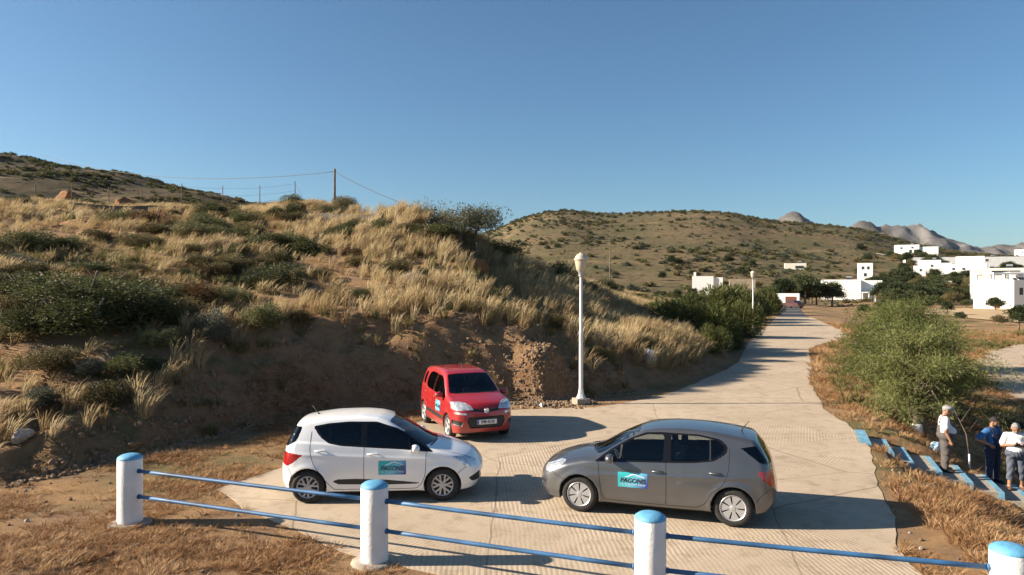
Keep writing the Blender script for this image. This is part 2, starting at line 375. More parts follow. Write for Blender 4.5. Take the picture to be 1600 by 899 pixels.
def mat_concrete():
    m = bpy.data.materials.new('brushed_concrete'); m.use_nodes = True; n, l = nt(m); b = n['Principled BSDF']
    b.inputs['Roughness'].default_value = 0.9; b.inputs['Specular IOR Level'].default_value = 0.2
    g = n.new('ShaderNodeNewGeometry')
    def noise(sc, det=6, ro=0.6, src=None):
        t = n.new('ShaderNodeTexNoise'); t.inputs['Scale'].default_value = sc; t.inputs['Detail'].default_value = det; t.inputs['Roughness'].default_value = ro
        l.new(src or g.outputs['Position'], t.inputs['Vector']); return t.outputs['Fac']
    def rng_(v, a, b_, c=0, d=1):
        r = n.new('ShaderNodeMapRange'); r.inputs['From Min'].default_value = a; r.inputs['From Max'].default_value = b_; r.inputs['To Min'].default_value = c; r.inputs['To Max'].default_value = d
        l.new(v, r.inputs['Value']); return r.outputs['Result']
    def mix(f, A, B, mode='MIX'):
        x = n.new('ShaderNodeMix'); x.data_type = 'RGBA'; x.blend_type = mode
        for s_, v in (('A', A), ('B', B)):
            if isinstance(v, tuple): x.inputs[s_].default_value = (*v, 1)
            else: l.new(v, x.inputs[s_])
        if isinstance(f, float): x.inputs['Factor'].default_value = f
        else: l.new(f, x.inputs['Factor'])
        return x.outputs['Result']
    c1 = mix(rng_(noise(0.35, 7), .35, .65), (0.475, 0.385, 0.285), (0.39, 0.31, 0.225))
    c2 = mix(rng_(noise(2.6, 8, .7), .5, .75), c1, (0.27, 0.20, 0.135))
    # raked ribs: a wave whose direction wanders from one poured bay to the next
    vor = n.new('ShaderNodeTexVoronoi'); vor.inputs['Scale'].default_value = 0.16; l.new(g.outputs['Position'], vor.inputs['Vector'])
    sepc = n.new('ShaderNodeSeparateColor'); l.new(vor.outputs['Color'], sepc.inputs[0])
    ang = rng_(sepc.outputs[0], 0, 1, -0.55, 0.75)
    rot = n.new('ShaderNodeVectorRotate'); rot.rotation_type = 'Z_AXIS'; l.new(g.outputs['Position'], rot.inputs['Vector']); l.new(ang, rot.inputs['Angle'])
    wv = n.new('ShaderNodeTexWave'); wv.wave_type = 'BANDS'; wv.bands_direction = 'X'; wv.inputs['Scale'].default_value = 4.2; wv.inputs['Distortion'].default_value = 2.6
    wv.inputs['Detail'].default_value = 3; wv.inputs['Detail Scale'].default_value = 0.7; l.new(rot.outputs[0], wv.inputs['Vector'])
    rib = rng_(wv.outputs['Fac'], 0.15, 0.75)
    wear = rng_(noise(0.5, 5), .42, .62)
    mm = n.new('ShaderNodeMath'); mm.operation = 'MULTIPLY'; l.new(rib, mm.inputs[0]); l.new(wear, mm.inputs[1])
    dirt = rng_(wv.outputs['Fac'], 0.40, 0.05, 0, 0.30)
    c3 = mix(dirt, c2, (0.235, 0.175, 0.115))
    st = mix(rng_(noise(.9, 5, .55), .60, .72, 0, .45), c3, (0.20, 0.15, 0.105))
    vc = n.new('ShaderNodeTexVoronoi'); vc.feature = 'DISTANCE_TO_EDGE'; vc.inputs['Scale'].default_value = .22; dn = n.new('ShaderNodeMix'); dn.data_type = 'VECTOR'; dn.inputs['Factor'].default_value = .12
    nz_ = n.new('ShaderNodeTexNoise'); nz_.inputs['Scale'].default_value = 1.1; nz_.inputs['Detail'].default_value = 5; l.new(g.outputs['Position'], nz_.inputs['Vector'])
    l.new(g.outputs['Position'], dn.inputs['A']); l.new(nz_.outputs['Color'], dn.inputs['B']); l.new(dn.outputs['Result'], vc.inputs['Vector'])
    st = mix(rng_(vc.outputs['Distance'], .0035, .001, 0, .55), st, (0.12, 0.09, 0.065))
    l.new(st, b.inputs['Base Color'])
    fine = noise(30, 5, .7)
    ad = n.new('ShaderNodeMath'); ad.operation = 'MULTIPLY_ADD'; ad.inputs[1].default_value = 0.35; l.new(fine, ad.inputs[0]); l.new(mm.outputs[0], ad.inputs[2])
    bp = n.new('ShaderNodeBump'); bp.inputs['Strength'].default_value = 0.36; bp.inputs['Distance'].default_value = 0.009
    l.new(ad.outputs[0], bp.inputs['Height']); l.new(bp.outputs['Normal'], b.inputs['Normal'])
    return m
M_CONC = mat_concrete()
road = slab('concrete_road', CONC, M_CONC, 0.012, 0.14, 0.12); road['kind'] = 'structure'
M_ASPH = mat_simple('old_asphalt', (0.075, 0.072, 0.07), 0.9, var=0.25, vscale=0.8, bump=0.4, bscale=25)
asph = slab('asphalt_road', [(34.4, 91.5), (38.2, 90.5), (43, 104), (57, 140), (64, 158), (60, 160), (53, 141), (39.3, 104)], M_ASPH, 0.05, 0.16, 0.15, 1.5); asph['kind'] = 'structure'
# ------------------------------------------------------------------ smooth solids: surface nets over a distance function
def smax(a, b, r): return np.minimum(-r, np.maximum(a, b)) + np.hypot(np.maximum(a + r, 0), np.maximum(b + r, 0))
def smin(a, b, k):
    h_ = np.clip(0.5 + 0.5 * (b - a) / k, 0, 1); return b * (1 - h_) + a * h_ - k * h_ * (1 - h_)

class PC:
    """monotone cubic through points, straight outside"""
    def __init__(s, pts):
        p = np.array(sorted(pts), float); s.x, s.y = p[:, 0], p[:, 1]
        h = np.diff(s.x); d = np.diff(s.y) / h; m = np.zeros(len(s.x)); m[0], m[-1] = d[0], d[-1]
        for i in range(1, len(d)):
            if d[i - 1] * d[i] > 0:
                w1 = 2 * h[i] + h[i - 1]; w2 = h[i] + 2 * h[i - 1]; m[i] = (w1 + w2) / (w1 / d[i - 1] + w2 / d[i])
        s.m = m; s.h = h
    def __call__(s, x):
        x = np.asarray(x, float); i = np.clip(np.searchsorted(s.x, x) - 1, 0, len(s.h) - 1); h = s.h[i]
        t = (x - s.x[i]) / h; tc = np.clip(t, 0, 1)
        y = (s.y[i] * (1 + 2 * tc) * (1 - tc) ** 2 + h * s.m[i] * tc * (1 - tc) ** 2 + s.y[i + 1] * tc ** 2 * (3 - 2 * tc) + h * s.m[i + 1] * tc ** 2 * (tc - 1))
        y = np.where(t < 0, s.y[0] + s.m[0] * (x - s.x[0]), y); return np.where(t > 1, s.y[-1] + s.m[-1] * (x - s.x[-1]), y)

def grad(f, P, e=1e-3):
    g = np.empty_like(P)
    for k in range(3):
        d = np.zeros(3); d[k] = e
        A = P + d; B = P - d; g[:, k] = (f(A[:, 0], A[:, 1], A[:, 2]) - f(B[:, 0], B[:, 1], B[:, 2])) / (2 * e)
    return g

def surface_nets(f, lo, hi, h, newton=2):
    lo = np.array(lo, float); n = np.ceil((np.array(hi) - lo) / h).astype(int) + 1
    ax = [lo[k] + h * np.arange(n[k]) for k in range(3)]
    X, Y, Z = np.meshgrid(*ax, indexing='ij'); V = f(X, Y, Z); S = V < 0
    cnt = np.zeros(tuple(n - 1), np.uint8); acc = np.zeros((*(n - 1), 3))
    offs = [(i, j, k) for i in (0, 1) for j in (0, 1) for k in (0, 1)]
    sl = lambda o: tuple(slice(o[a], n[a] - 1 + o[a]) for a in range(3))
    for a in offs:
        for d in range(3):
            if a[d]: continue
            b = list(a); b[d] = 1; b = tuple(b)
            va, vb = V[sl(a)], V[sl(b)]; m = (va < 0) != (vb < 0)
            t = va[m] / (va[m] - vb[m]); p = np.tile(np.array(a, float), (len(t), 1)); p[:, d] += t
            acc[m] += p; cnt[m] += 1
    act = cnt > 0; ids = -np.ones(act.shape, int); ids[act] = np.arange(act.sum())
    ijk = np.argwhere(act); P = lo + h * (ijk + acc[act] / cnt[act][:, None])
    quads = []
    for d in range(3):
        e = [slice(None)] * 3; e2 = [slice(None)] * 3; e[d] = slice(0, -1); e2[d] = slice(1, None)
        m = S[tuple(e)] != S[tuple(e2)]; q = np.argwhere(m); fl = S[tuple(e)][m]
        u, v = [(1, 2), (2, 0), (0, 1)][d]
        ok = (q[:, u] > 0) & (q[:, v] > 0) & (q[:, u] < n[u] - 1) & (q[:, v] < n[v] - 1); q = q[ok]; fl = fl[ok]
        c = []
        for du, dv in ((-1, -1), (0, -1), (0, 0), (-1, 0)):
            w = q.copy(); w[:, u] += du; w[:, v] += dv; c.append(ids[w[:, 0], w[:, 1], w[:, 2]])
        Q = np.stack(c, -1); Q[~fl] = Q[~fl][:, ::-1]; quads.append(Q)
    Q = np.vstack(quads)
    for _ in range(newton):
        g = grad(f, P); v = f(P[:, 0], P[:, 1], P[:, 2]); st = v[:, None] * g / np.maximum((g * g).sum(1), .05)[:, None]
        P = P - np.clip(st, -h * .7, h * .7)
    N = grad(f, P); N /= np.maximum(np.linalg.norm(N, axis=1), 1e-9)[:, None]
    return P, Q, N

def near_poly(P, a, b):
    """distance to a closed outline and the nearest point on it"""
    best = np.full(a.shape, 1e9); qa = np.zeros(a.shape); qb = np.zeros(a.shape)
    Q = np.roll(P, -1, 0)
    for (x0, y0), (x1, y1) in zip(P, Q):
        dx, dy = x1 - x0, y1 - y0; L = dx * dx + dy * dy + 1e-12; t = np.clip(((a - x0) * dx + (b - y0) * dy) / L, 0, 1)
        px, py = x0 + t * dx, y0 + t * dy; d = np.hypot(a - px, b - py); m = d < best
        best = np.where(m, d, best); qa = np.where(m, px, qa); qb = np.where(m, py, qb)
    return best, qa, qb
# ------------------------------------------------------------------ cars
def mat_paint(name, col, metal=0.0, rough=0.35, flake=0.0):
    m = mat_simple(name, col, rough, metal, coat=1.0)
    n, l = nt(m); b = n['Principled BSDF']; b.inputs['Coat Roughness'].default_value = 0.06
    # a thin uneven film of dust, and a dull dark inner face
    tc = n.new('ShaderNodeTexCoord'); t = n.new('ShaderNodeTexNoise'); t.inputs['Scale'].default_value = 3.0; t.inputs['Detail'].default_value = 7
    l.new(tc.outputs['Object'], t.inputs['Vector'])
    sp = n.new('ShaderNodeSeparateXYZ'); l.new(tc.outputs['Object'], sp.inputs[0])
    low = n.new('ShaderNodeMapRange'); low.inputs['From Min'].default_value = 0.75; low.inputs['From Max'].default_value = 0.15; low.inputs['To Max'].default_value = 0.25
    l.new(sp.outputs['Z'], low.inputs['Value'])
    mu = n.new('ShaderNodeMath'); mu.operation = 'MULTIPLY'; l.new(low.outputs[0], mu.inputs[0]); l.new(t.outputs['Fac'], mu.inputs[1])
    ad = n.new('ShaderNodeMath'); ad.operation = 'MULTIPLY_ADD'; ad.inputs[1].default_value = 0.04; l.new(t.outputs['Fac'], ad.inputs[0]); l.new(mu.outputs[0], ad.inputs[2])
    mx = n.new('ShaderNodeMix'); mx.data_type = 'RGBA'; mx.inputs['A'].default_value = (*col, 1); mx.inputs['B'].default_value = (0.30, 0.25, 0.2, 1)
    l.new(ad.outputs[0], mx.inputs['Factor'])
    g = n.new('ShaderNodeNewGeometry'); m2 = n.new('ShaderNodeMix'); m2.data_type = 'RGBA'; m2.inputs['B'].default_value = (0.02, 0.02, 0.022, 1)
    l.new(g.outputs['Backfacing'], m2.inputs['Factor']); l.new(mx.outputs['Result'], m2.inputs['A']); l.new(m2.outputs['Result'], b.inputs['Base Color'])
    rr = n.new('ShaderNodeMapRange'); rr.inputs['To Min'].default_value = rough; rr.inputs['To Max'].default_value = rough + 0.2; l.new(t.outputs['Fac'], rr.inputs['Value']); l.new(rr.outputs[0], b.inputs['Roughness'])
    return m
def mat_glass(name, tint, refl=1.0):
    m = bpy.data.materials.new(name); m.use_nodes = True; n, l = nt(m); n.remove(n['Principled BSDF']); out = n['Material Output']
    t = n.new('ShaderNodeBsdfTransparent'); t.inputs[0].default_value = (*tint, 1)
    g = n.new('ShaderNodeBsdfGlossy'); g.inputs['Roughness'].default_value = 0.025; g.inputs[0].default_value = (refl, refl, refl, 1)
    f = n.new('ShaderNodeFresnel'); f.inputs[0].default_value = 1.55
    x = n.new('ShaderNodeMixShader'); l.new(f.outputs[0], x.inputs[0]); l.new(t.outputs[0], x.inputs[1]); l.new(g.outputs[0], x.inputs[2]); l.new(x.outputs[0], out.inputs['Surface'])
    return m
M_GLASS = mat_glass('car_glass', (0.60, 0.66, 0.67)); M_GLASS_DARK = mat_glass('tinted_car_glass', (0.07, 0.075, 0.085))
M_BLACK = mat_simple('black_plastic', (0.018, 0.018, 0.019), 0.5, bump=0.15, bscale=300)
M_GLOSS = mat_simple('gloss_black_trim', (0.008, 0.008, 0.009), 0.12, spec=0.4)
M_SEAM = mat_simple('panel_gap', (0.012, 0.012, 0.012), 0.9)
M_RUB = mat_simple('tyre_rubber', (0.022, 0.021, 0.02), 0.85, var=0.3, vscale=9, bump=0.2, bscale=60)
M_RIM = mat_simple('silver_wheel_paint', (0.43, 0.43, 0.44), 0.38, 0.35, var=0.06)
M_CHROME = mat_simple('bright_trim', (0.75, 0.76, 0.78), 0.16, 1.0)
M_REDL = mat_simple('red_lamp_lens', (0.35, 0.008, 0.012), 0.12, coat=1.0)
M_LAMPL = mat_simple('headlamp_lens', (0.62, 0.64, 0.66), 0.12, 0.45, coat=1.0, var=0.35, vscale=14)
M_AMB = mat_simple('amber_lens', (0.7, 0.35, 0.2), 0.2, coat=1.0)
M_SEAT = mat_simple('seat_fabric', (0.05, 0.05, 0.055), 0.9, var=0.3, vscale=30)
M_INT = mat_simple('interior_trim', (0.03, 0.03, 0.032), 0.75)
M_PLATE = mat_simple('plate_white', (0.72, 0.72, 0.70), 0.5); M_PBLUE = mat_simple('plate_blue', (0.02, 0.06, 0.35), 0.5); M_INK = mat_simple('dark_lettering', (0.015, 0.02, 0.05), 0.5)
M_SIGNW = mat_simple('sign_white', (0.78, 0.85, 0.88), 0.45)
def mat_sign(flip=False):
    m = mat_simple('sign_teal_to_blue', (0.1, 0.3, 0.5), 0.4); n, l = nt(m); b = n['Principled BSDF']
    tc = n.new('ShaderNodeTexCoord'); sp = n.new('ShaderNodeSeparateXYZ'); l.new(tc.outputs['Generated'], sp.inputs[0])
    a = n.new('ShaderNodeMath'); a.operation = 'MULTIPLY_ADD'; a.inputs[1].default_value = -0.35; l.new(sp.outputs['Z'], a.inputs[0]); xs_ = sp.outputs['X']
    if flip:
        iv = n.new('ShaderNodeMath'); iv.operation = 'SUBTRACT'; iv.inputs[0].default_value = 1.0; l.new(xs_, iv.inputs[1]); xs_ = iv.outputs[0]
    l.new(xs_, a.inputs[2])
    cr = n.new('ShaderNodeValToRGB'); l.new(a.outputs[0], cr.inputs[0])
    e = cr.color_ramp.elements; e[0].position = -0.0; e[0].color = (0.03, 0.42, 0.46, 1); e[1].position = 0.9; e[1].color = (0.03, 0.06, 0.32, 1)
    k = e.new(0.4); k.color = (0.12, 0.48, 0.66, 1)
    l.new(cr.outputs[0], b.inputs['Base Color']); return m
M_SIGN = mat_sign(); M_SIGN_F = mat_sign(True)

def wheel(kind, R_, W_, name='wheel'):
    """wheel with its axis on Y, outer face to -Y; returns meshes (tyre, rim, dark)"""
    MX = Matrix.Rotation(R(90), 4, 'X')      # lathe axis Z -> -Y
    rr = R_ * 0.66
    t = MB(); hw = W_ / 2
    t.lathe([(rr, -hw * .9), (rr + .02, -hw), (R_ - .035, -hw * 1.04), (R_ - .008, -hw * .8), (R_, -hw * .45), (R_, hw * .45), (R_ - .008, hw * .8), (R_ - .035, hw * 1.04), (rr + .02, hw), (rr, hw * .9)], 40, MX)
    tyre = t.build('tyre', M_RUB, smooth=True, data=True)
    d = MB(); d.lathe([(0, hw * .45), (rr, hw * .45)], 32, MX); d.lathe([(rr, -hw * .9), (rr, hw * .9)], 32, MX); dark = d.build('wheel_well_disc', M_BLACK, data=True, smooth=True)
    r = MB()
    r.lathe([(rr * .90, hw * .72), (rr * .93, hw * .86), (rr * 1.0, hw * .98), (rr * 1.03, hw * .93), (rr * 1.0, hw * .6), (rr * .9, hw * .55)], 40, MX, closed=True)
    r.lathe([(0, hw * .92), (rr * .12, hw * .93), (rr * .2, hw * .9), (rr * .24, hw * .8), (rr * .24, hw * .5)], 24, MX)
    def blade(a0, p, z0, z1):
        c, s = math.cos(a0), math.sin(a0)
        pts = [(rr * (x * c - y * s), rr * (x * s + y * c)) for x, y in p]
        r.poly(pts, z1 - z0, MX @ Matrix.Translation((0, 0, z0)))
    if kind == 'cover7':       # wheel cover with rounded petal openings
        for k in range(7):
            a = 2 * math.pi * k / 7 + .2
            blade(a, [(.15, -.10), (.40, -.14), (.62, -.235), (.84, -.33), (.95, -.40), (.97, 0), (.95, .40), (.84, .33), (.62, .235), (.40, .14), (.15, .10)], hw * .5, hw * .86)
    elif kind == 'split6':     # pairs of spokes that fork to the rim
        for k in range(6):
            a = 2 * math.pi * k / 6
            blade(a, [(.15, -.12), (.5, -.13), (.55, 0), (.5, .13), (.15, .12)], hw * .5, hw * .86)
            for s in (-1, 1): blade(a, [(.44, .13 * s), (.95, .36 * s), (.97, .17 * s), (.52, .0)], hw * .5, hw * .84)
    else:
        for k in range(5):
            a = 2 * math.pi * k / 5
            blade(a, [(.15, -.16), (.6, -.15), (.95, -.26), (.97, 0), (.95, .26), (.6, .15), (.15, .16)], hw * .5, hw * .85)
    rim = r.build('rim', M_RIM, data=True, angle=35)
    return tyre, rim, dark

def build_car(S):
    L = S
    zc, belt, wp, xf, xr, zbot = (PC(L[k]) for k in ('top', 'belt', 'plan', 'front', 'rear', 'bottom'))
    wx, Ra, Rw = L['wheel_x'], L['arch'], L['wheel_r']; wz = Rw
    flare = L.get('flare', 0.018)
    def Wf(x, z):
        zb = belt(x); p = wp(x)
        zz = np.minimum(z, zb)
        w = p - L['low'] * np.maximum(0, .48 - zz) ** 2 - L['up'] * np.maximum(0, zz - .58) ** 2
        cz, ca = L['crease']; w = w + ca * np.exp(-((zz - (cz + .05 * (-x))) / .035) ** 2) * sstep(-1.6, -1.2, x) * (1 - sstep(.9, 1.3, x))
        w = w - L.get('waist', .012) * np.exp(-((zz - .42) / .09) ** 2) * (1 - sstep(.55, .85, np.abs(x)))
        for a in wx:
            d = np.hypot(x - a, z - wz); w = w + flare * np.exp(-((d - Ra) / .07) ** 2)
        dz = np.maximum(0, z - zb)
        return w - L['inset'] * sstep(0, .05, dz) - L['t1'] * dz - L['t2'] * dz ** 2
    def Fb(x, y, z):
        ay = np.abs(y); cf = L['cf'] * sstep(-.3, .5, x) - L['cr'] * sstep(.4, 1.0, -x)
        xe = x + cf * ay ** 2; e = .01
        zt = zc(xe); sl = (zc(xe + e) - zt) / e
        ft = (z - zt + L['crown'] * ay ** 2 * (1 + 1.0 * (np.asarray(x) > 9))) / np.sqrt(1 + sl * sl)
        fs = (ay - Wf(x, z)) * .93
        ff = (x - xf(z) + L['kf'] * ay ** 2 + L['kf4'] * ay ** 6)
        fr = (xr(z) + L['kr'] * ay ** 2 + L['kr4'] * ay ** 6 - x)
        ff = ff / np.sqrt(1 + (2 * L['kf'] * ay + 6 * L['kf4'] * ay ** 5) ** 2); fr = fr / np.sqrt(1 + (2 * L['kr'] * ay + 6 * L['kr4'] * ay ** 5) ** 2)
        F = smax(ft, fs, L.get('r_side', .05)); F = smax(F, smax(ff, fr, .03), L.get('r_end', .07)); return smax(F, zbot(x) - z, .03)
    def F(x, y, z):
        f = Fb(x, y, z); ay = np.abs(y); inner = wp(x) - .30
        for a in wx: f = np.maximum(f, -np.maximum(np.hypot(x - a, z - wz) - Ra, inner - ay))
        return f
    h = .0165
    P, Q, N = surface_nets(F, (L['x0'] - .06, -1.0, .06), (L['x1'] + .06, 1.0, L['z1'] + .06), h)
    Y0 = lambda x, z, s: proj_side(Fb, x, z, s)
    # snap vertices to the outlines of the regions
    regs = L['regions']; done = np.zeros(len(P), bool)
    AX = {'side': (0, 2, 1), 'front': (1, 2, 0), 'rear': (1, 2, 0), 'top': (0, 1, 2)}
    def dom(r, X, NN):
        v = r['view']
        if v == 'side': return (X[:, 1] * r['s'] > 0.2) & (NN[:, 1] * r['s'] > .12)
        if v == 'front': return (X[:, 0] > r.get('xmin', .2)) & ((NN[:, 0] > .12))
        if v == 'rear': return (X[:, 0] < -.4) & (NN[:, 0] < -.12)
        return NN[:, 2] > .2
    for r in regs:
        p = round_corners(r['poly'], r.get('r', .05))
        r['P'] = p; a, b, c = AX[r['view']]
        lo, hi = p.min(0) - h, p.max(0) + h
        k = np.where(dom(r, P, N) & ~done & (P[:, a] > lo[0]) & (P[:, a] < hi[0]) & (P[:, b] > lo[1]) & (P[:, b] < hi[1]))[0]
        if len(k) == 0: continue
        d, qa, qb = near_poly(p, P[k, a], P[k, b]); m = d < h * .52; kk = k[m]
        P[kk, a] = qa[m]; P[kk, b] = qb[m]; done[kk] = True
        for _ in range(3):
            T = P[kk]; v = F(T[:, 0], T[:, 1], T[:, 2]); g = grad(F, T)[:, c]; g = np.where(np.abs(g) < .15, .15 * np.sign(g + 1e-9), g)
            P[kk, c] -= np.clip(v / g, -.02, .02)
    N = grad(F, P); N /= np.maximum(np.linalg.norm(N, axis=1), 1e-9)[:, None]
    C = P[Q].mean(1); CN = N[Q].mean(1); part = np.zeros(len(Q), int)
    for i, r in enumerate(regs):
        a, b, c = AX[r['view']]; m = dom(r, C, CN) & in_poly(r['P'], C[:, a], C[:, b]) & (part == 0); part[m] = i + 1
    well = np.zeros(len(Q), bool)
    for a in wx: well |= (np.hypot(C[:, 0] - a, C[:, 2] - wz) < Ra - .006) & (np.abs(C[:, 1]) > .25)
    under = (C[:, 2] < .34) & (CN[:, 2] < -.55)
    part[well | under] = -1
    for i in range(1, len(regs) + 1):          # a region is one piece: stray faces go back to the body
        f_ = np.where(part == i)[0]
        if len(f_) == 0: continue
        q = Q[f_]; lab = np.full(len(P), 10 ** 9); lab[q.ravel()] = q.ravel()
        while True:
            m = lab[q].min(1); new = lab.copy(); np.minimum.at(new, q.ravel(), np.repeat(m, 4))
            if (new == lab).all(): break
            lab = new
        fl = lab[q[:, 0]]; ids_, ct = np.unique(fl, return_counts=True); part[f_[fl != ids_[ct.argmax()]]] = 0
    root = empty(L['name'], (*L['loc'], 0.012), R(L['rz'])); tag(root, L['label'], 'car'); root.scale = (1, 1, L.get('zscale', 1.0))
    made = {}
    def emit(k, name, mat, parent, rec=0.0, label=None):
        q = Q[part == k]
        if len(q) == 0: return None
        u, inv = np.unique(q, return_inverse=True); inv = inv.reshape(q.shape); V = P[u].copy(); NN = N[u]
        if rec:
            other = np.unique(Q[part != k]); edge = np.isin(u, other); V[~edge] -= NN[~edge] * rec
        me = mesh_np(name, V, inv, mat, True, None if rec else NN); o = obj(name, me, parent)
        if label: o['label'] = label
        return o
    paint = L['paint']
    body = emit(0, 'body', paint, root); emit(-1, 'underbody', M_BLACK, root)
    for i, r in sorted(enumerate(regs), key=lambda t: 0 if t[1].get('key') else 1):
        par = made.get(r.get('parent'), root); o = emit(i + 1, r['name'], r.get('mat') or paint, par, r.get('rec', 0.0), r.get('label'))
        if o and r.get('key'): made[r['key']] = o
    # thin ribbons along the panel gaps
    def ribbon(name, pts, s, wid, mat, parent, off=.0015, view='side'):
        p = np.array(pts, float); L_ = np.r_[0, np.cumsum(np.hypot(*np.diff(p, axis=0).T))]; t = np.arange(0, L_[-1] + .02, .03); t[-1] = L_[-1]
        q = np.stack([PC(list(zip(L_, p[:, 0])))(t), PC(list(zip(L_, p[:, 1])))(t)], -1)
        tn = np.gradient(q, axis=0); tn /= np.linalg.norm(tn, axis=1)[:, None]; nn = np.stack([-tn[:, 1], tn[:, 0]], -1)
        V = []
        for sg in (-1, 1):
            a = q + nn * wid / 2 * sg
            if view == 'side': y = Y0(a[:, 0], a[:, 1], s) + off * s; V.append(np.stack([a[:, 0], y, a[:, 1]], -1))
            else: z = proj_top(Fb, a[:, 0], a[:, 1]) + off; V.append(np.stack([a[:, 0], a[:, 1], z], -1))
        n_ = len(q); fa = np.array([(i, i + 1, n_ + i + 1, n_ + i) for i in range(n_ - 1)])
        return obj(name, mesh_np(name, np.vstack(V), fa, mat), parent)
    for nm, pts, wid, mat, key in L['lines']:
        for s in (-1, 1): ribbon(nm, pts, s, wid, mat, made.get((key, s), root))
    for nm, pts, wid, mat in L.get('top_lines', ()):
        for s in (-1, 1): ribbon(nm, [(a, b * s) for a, b in pts], s, wid, mat, root, view='top')
    # door handles
    for key, hx, hz_ in L['handles']:
        for s in (-1, 1):
            y = float(Y0(np.array([hx]), np.array([hz_]), s)[0]); b = MB()
            b.tube([(hx - .095, y - .012 * s, hz_), (hx - .08, y + .018 * s, hz_ + .003), (hx, y + .028 * s, hz_ + .006), (hx + .08, y + .018 * s, hz_ + .003), (hx + .095, y - .012 * s, hz_)], [.012, .015, .017, .015, .012], 8)
            b.build('door_handle', L.get('handle_mat', paint), made.get((key, s), root), smooth=True)
    # mirrors
    mx_, mz_ = L['mirror']
    for s in (-1, 1):
        y = float(Y0(np.array([mx_]), np.array([mz_]), s)[0])
        f = lambda x, yy, z: np.sqrt(((x - mx_ - .01) / .085) ** 2 + ((yy - s * (abs(y) + .125)) / .115) ** 2 + ((z - mz_ - .03) / .075) ** 2) - 1
        g = lambda x, yy, z: smax(f(x, yy, z) * .075, mx_ - .045 - x, .012)
        p, q, n_ = surface_nets(g, (mx_ - .1, min(0, s) * 0 + s * (abs(y) + .125) - .13, mz_ - .06), (mx_ + .11, s * (abs(y) + .125) + .13, mz_ + .12), .014)
        mo = obj('side_mirror', mesh_np('side_mirror', p, q, L.get('mirror_mat', paint), True, n_), root)
        MB().tube([(mx_ + .02, y - .03 * s, mz_ - .03), (mx_ + .01, y + .06 * s, mz_ - .01)], [.03, .022], 8).build('mirror_arm', M_BLACK, mo, smooth=True)
        MB().box((mx_ - .052, s * (abs(y) + .125) - .09, mz_ - .03), (mx_ - .046, s * (abs(y) + .125) + .09, mz_ + .085)).build('mirror_glass', M_CHROME, mo)
    # wheels
    ty, ri, dk = wheel(L['wheel'], Rw, L.get('tyre_w', .185))
    for a in wx:
        for s in (-1, 1):
            w = obj('wheel', dk, root, (a, s * (L['track'] / 2), wz), (0, 0 if a > 0 else .7, math.pi if s > 0 else 0))
            obj('tyre', ty, w); obj('rim', ri, w)
    # cabin: floor, dashboard, seats, steering wheel
    c = L['cabin']; xs, xd, zf = c['front_seat'], c['dash'], .28
    MB().box((c['tail'], -.62, zf - .06), (xd + .25, .62, zf), .02).build('cabin_floor', M_INT, root)
    MB().box((xd, -.60, .60), (xd + .38, .60, .93), .07).build('dashboard', M_INT, root, smooth=True)
    MB().box((c['tail'] - .05, -.58, .3), (c['tail'] + .04, .58, .82), .03).build('parcel_shelf', M_INT, root)
    def seat(x, y, w, name):
        q = empty(name); q.parent = root; q.location = (x, y, 0)
        MB().box((-.22, -w / 2, .36), (.30, w / 2, .52), .06).build('cushion', M_SEAT, q, smooth=True)
        MB().box((-.09, -w / 2, .46), (.07, w / 2, 1.02), .06, Matrix.Translation((-.2, 0, .5)) @ Matrix.Rotation(R(-16), 4, 'Y') @ Matrix.Translation((0, 0, -.5))).build('backrest', M_SEAT, q, smooth=True)
        n_ = 1 if w < .7 else 2
        for k in range(n_): MB().box((-.42, (-.13 if n_ == 1 else -.13 + (k - .5) * .62), 1.04), (-.31, (.13 if n_ == 1 else .13 + (k - .5) * .62), 1.21), .045).build('headrest', M_SEAT, q, smooth=True)
    for s in (-1, 1): seat(xs, s * .35, .48, 'front_seat')
    seat(c['rear_seat'], 0, 1.18, 'rear_seat')
    sw = MB(); sw.lathe([(.165 + .016 * math.cos(a), .016 * math.sin(a)) for a in np.linspace(0, 2 * math.pi, 9)[:-1]], 24, None, True)
    sw.box((-.16, -.02, -.01), (.16, .02, .01)); sw.lathe([(0, .03), (.05, .02), (.05, -.03)], 12)
    sw.build('steering_wheel', M_INT, root, (xd - .08, .35, .90), (0, R(-62), 0), smooth=True)
    # roof aerial
    ax_, ay_ = L['aerial']; za = float(proj_top(Fb, np.array([ax_]), np.array([ay_]))[0])
    MB().tube([(ax_, ay_, za - .005), (ax_ - .02, ay_, za + .025), (ax_ - .13, ay_, za + .16)], [.022, .010, .004], 6).build('aerial', M_BLACK, root, smooth=True)
    # magnetic sign on the front doors
    sx, sz, sw_, sh = L['sign']
    for s in (-1, 1):
        fx = -s      # reading direction: forward on the right-hand side, rearward on the left-hand side
        def lay(me_pts, off):
            A = np.asarray(me_pts, float); x = sx + fx * A[:, 0]; z = sz + A[:, 1]; return np.stack([x, Y0(x, z, s) + s * (off + A[:, 2]), z], -1)
        g1 = np.linspace(-sw_ / 2, sw_ / 2, 14); g2 = np.linspace(-sh / 2, sh / 2, 8); GA, GB = np.meshgrid(g1, g2, indexing='ij')
        V = lay(np.stack([GA.ravel(), GB.ravel(), 0 * GA.ravel()], -1), .003); ii = np.arange(14 * 8).reshape(14, 8)
        fa = np.stack([ii[:-1, :-1], ii[1:, :-1], ii[1:, 1:], ii[:-1, 1:]], -1).reshape(-1, 4)
        sg = obj('door_sign', mesh_np('door_sign', V, fa, M_SIGN if s < 0 else M_SIGN_F), made.get(('front_door', s), root)); sg['label'] = 'teal to blue sign reading PAGONIS Car & Scooter Rental'
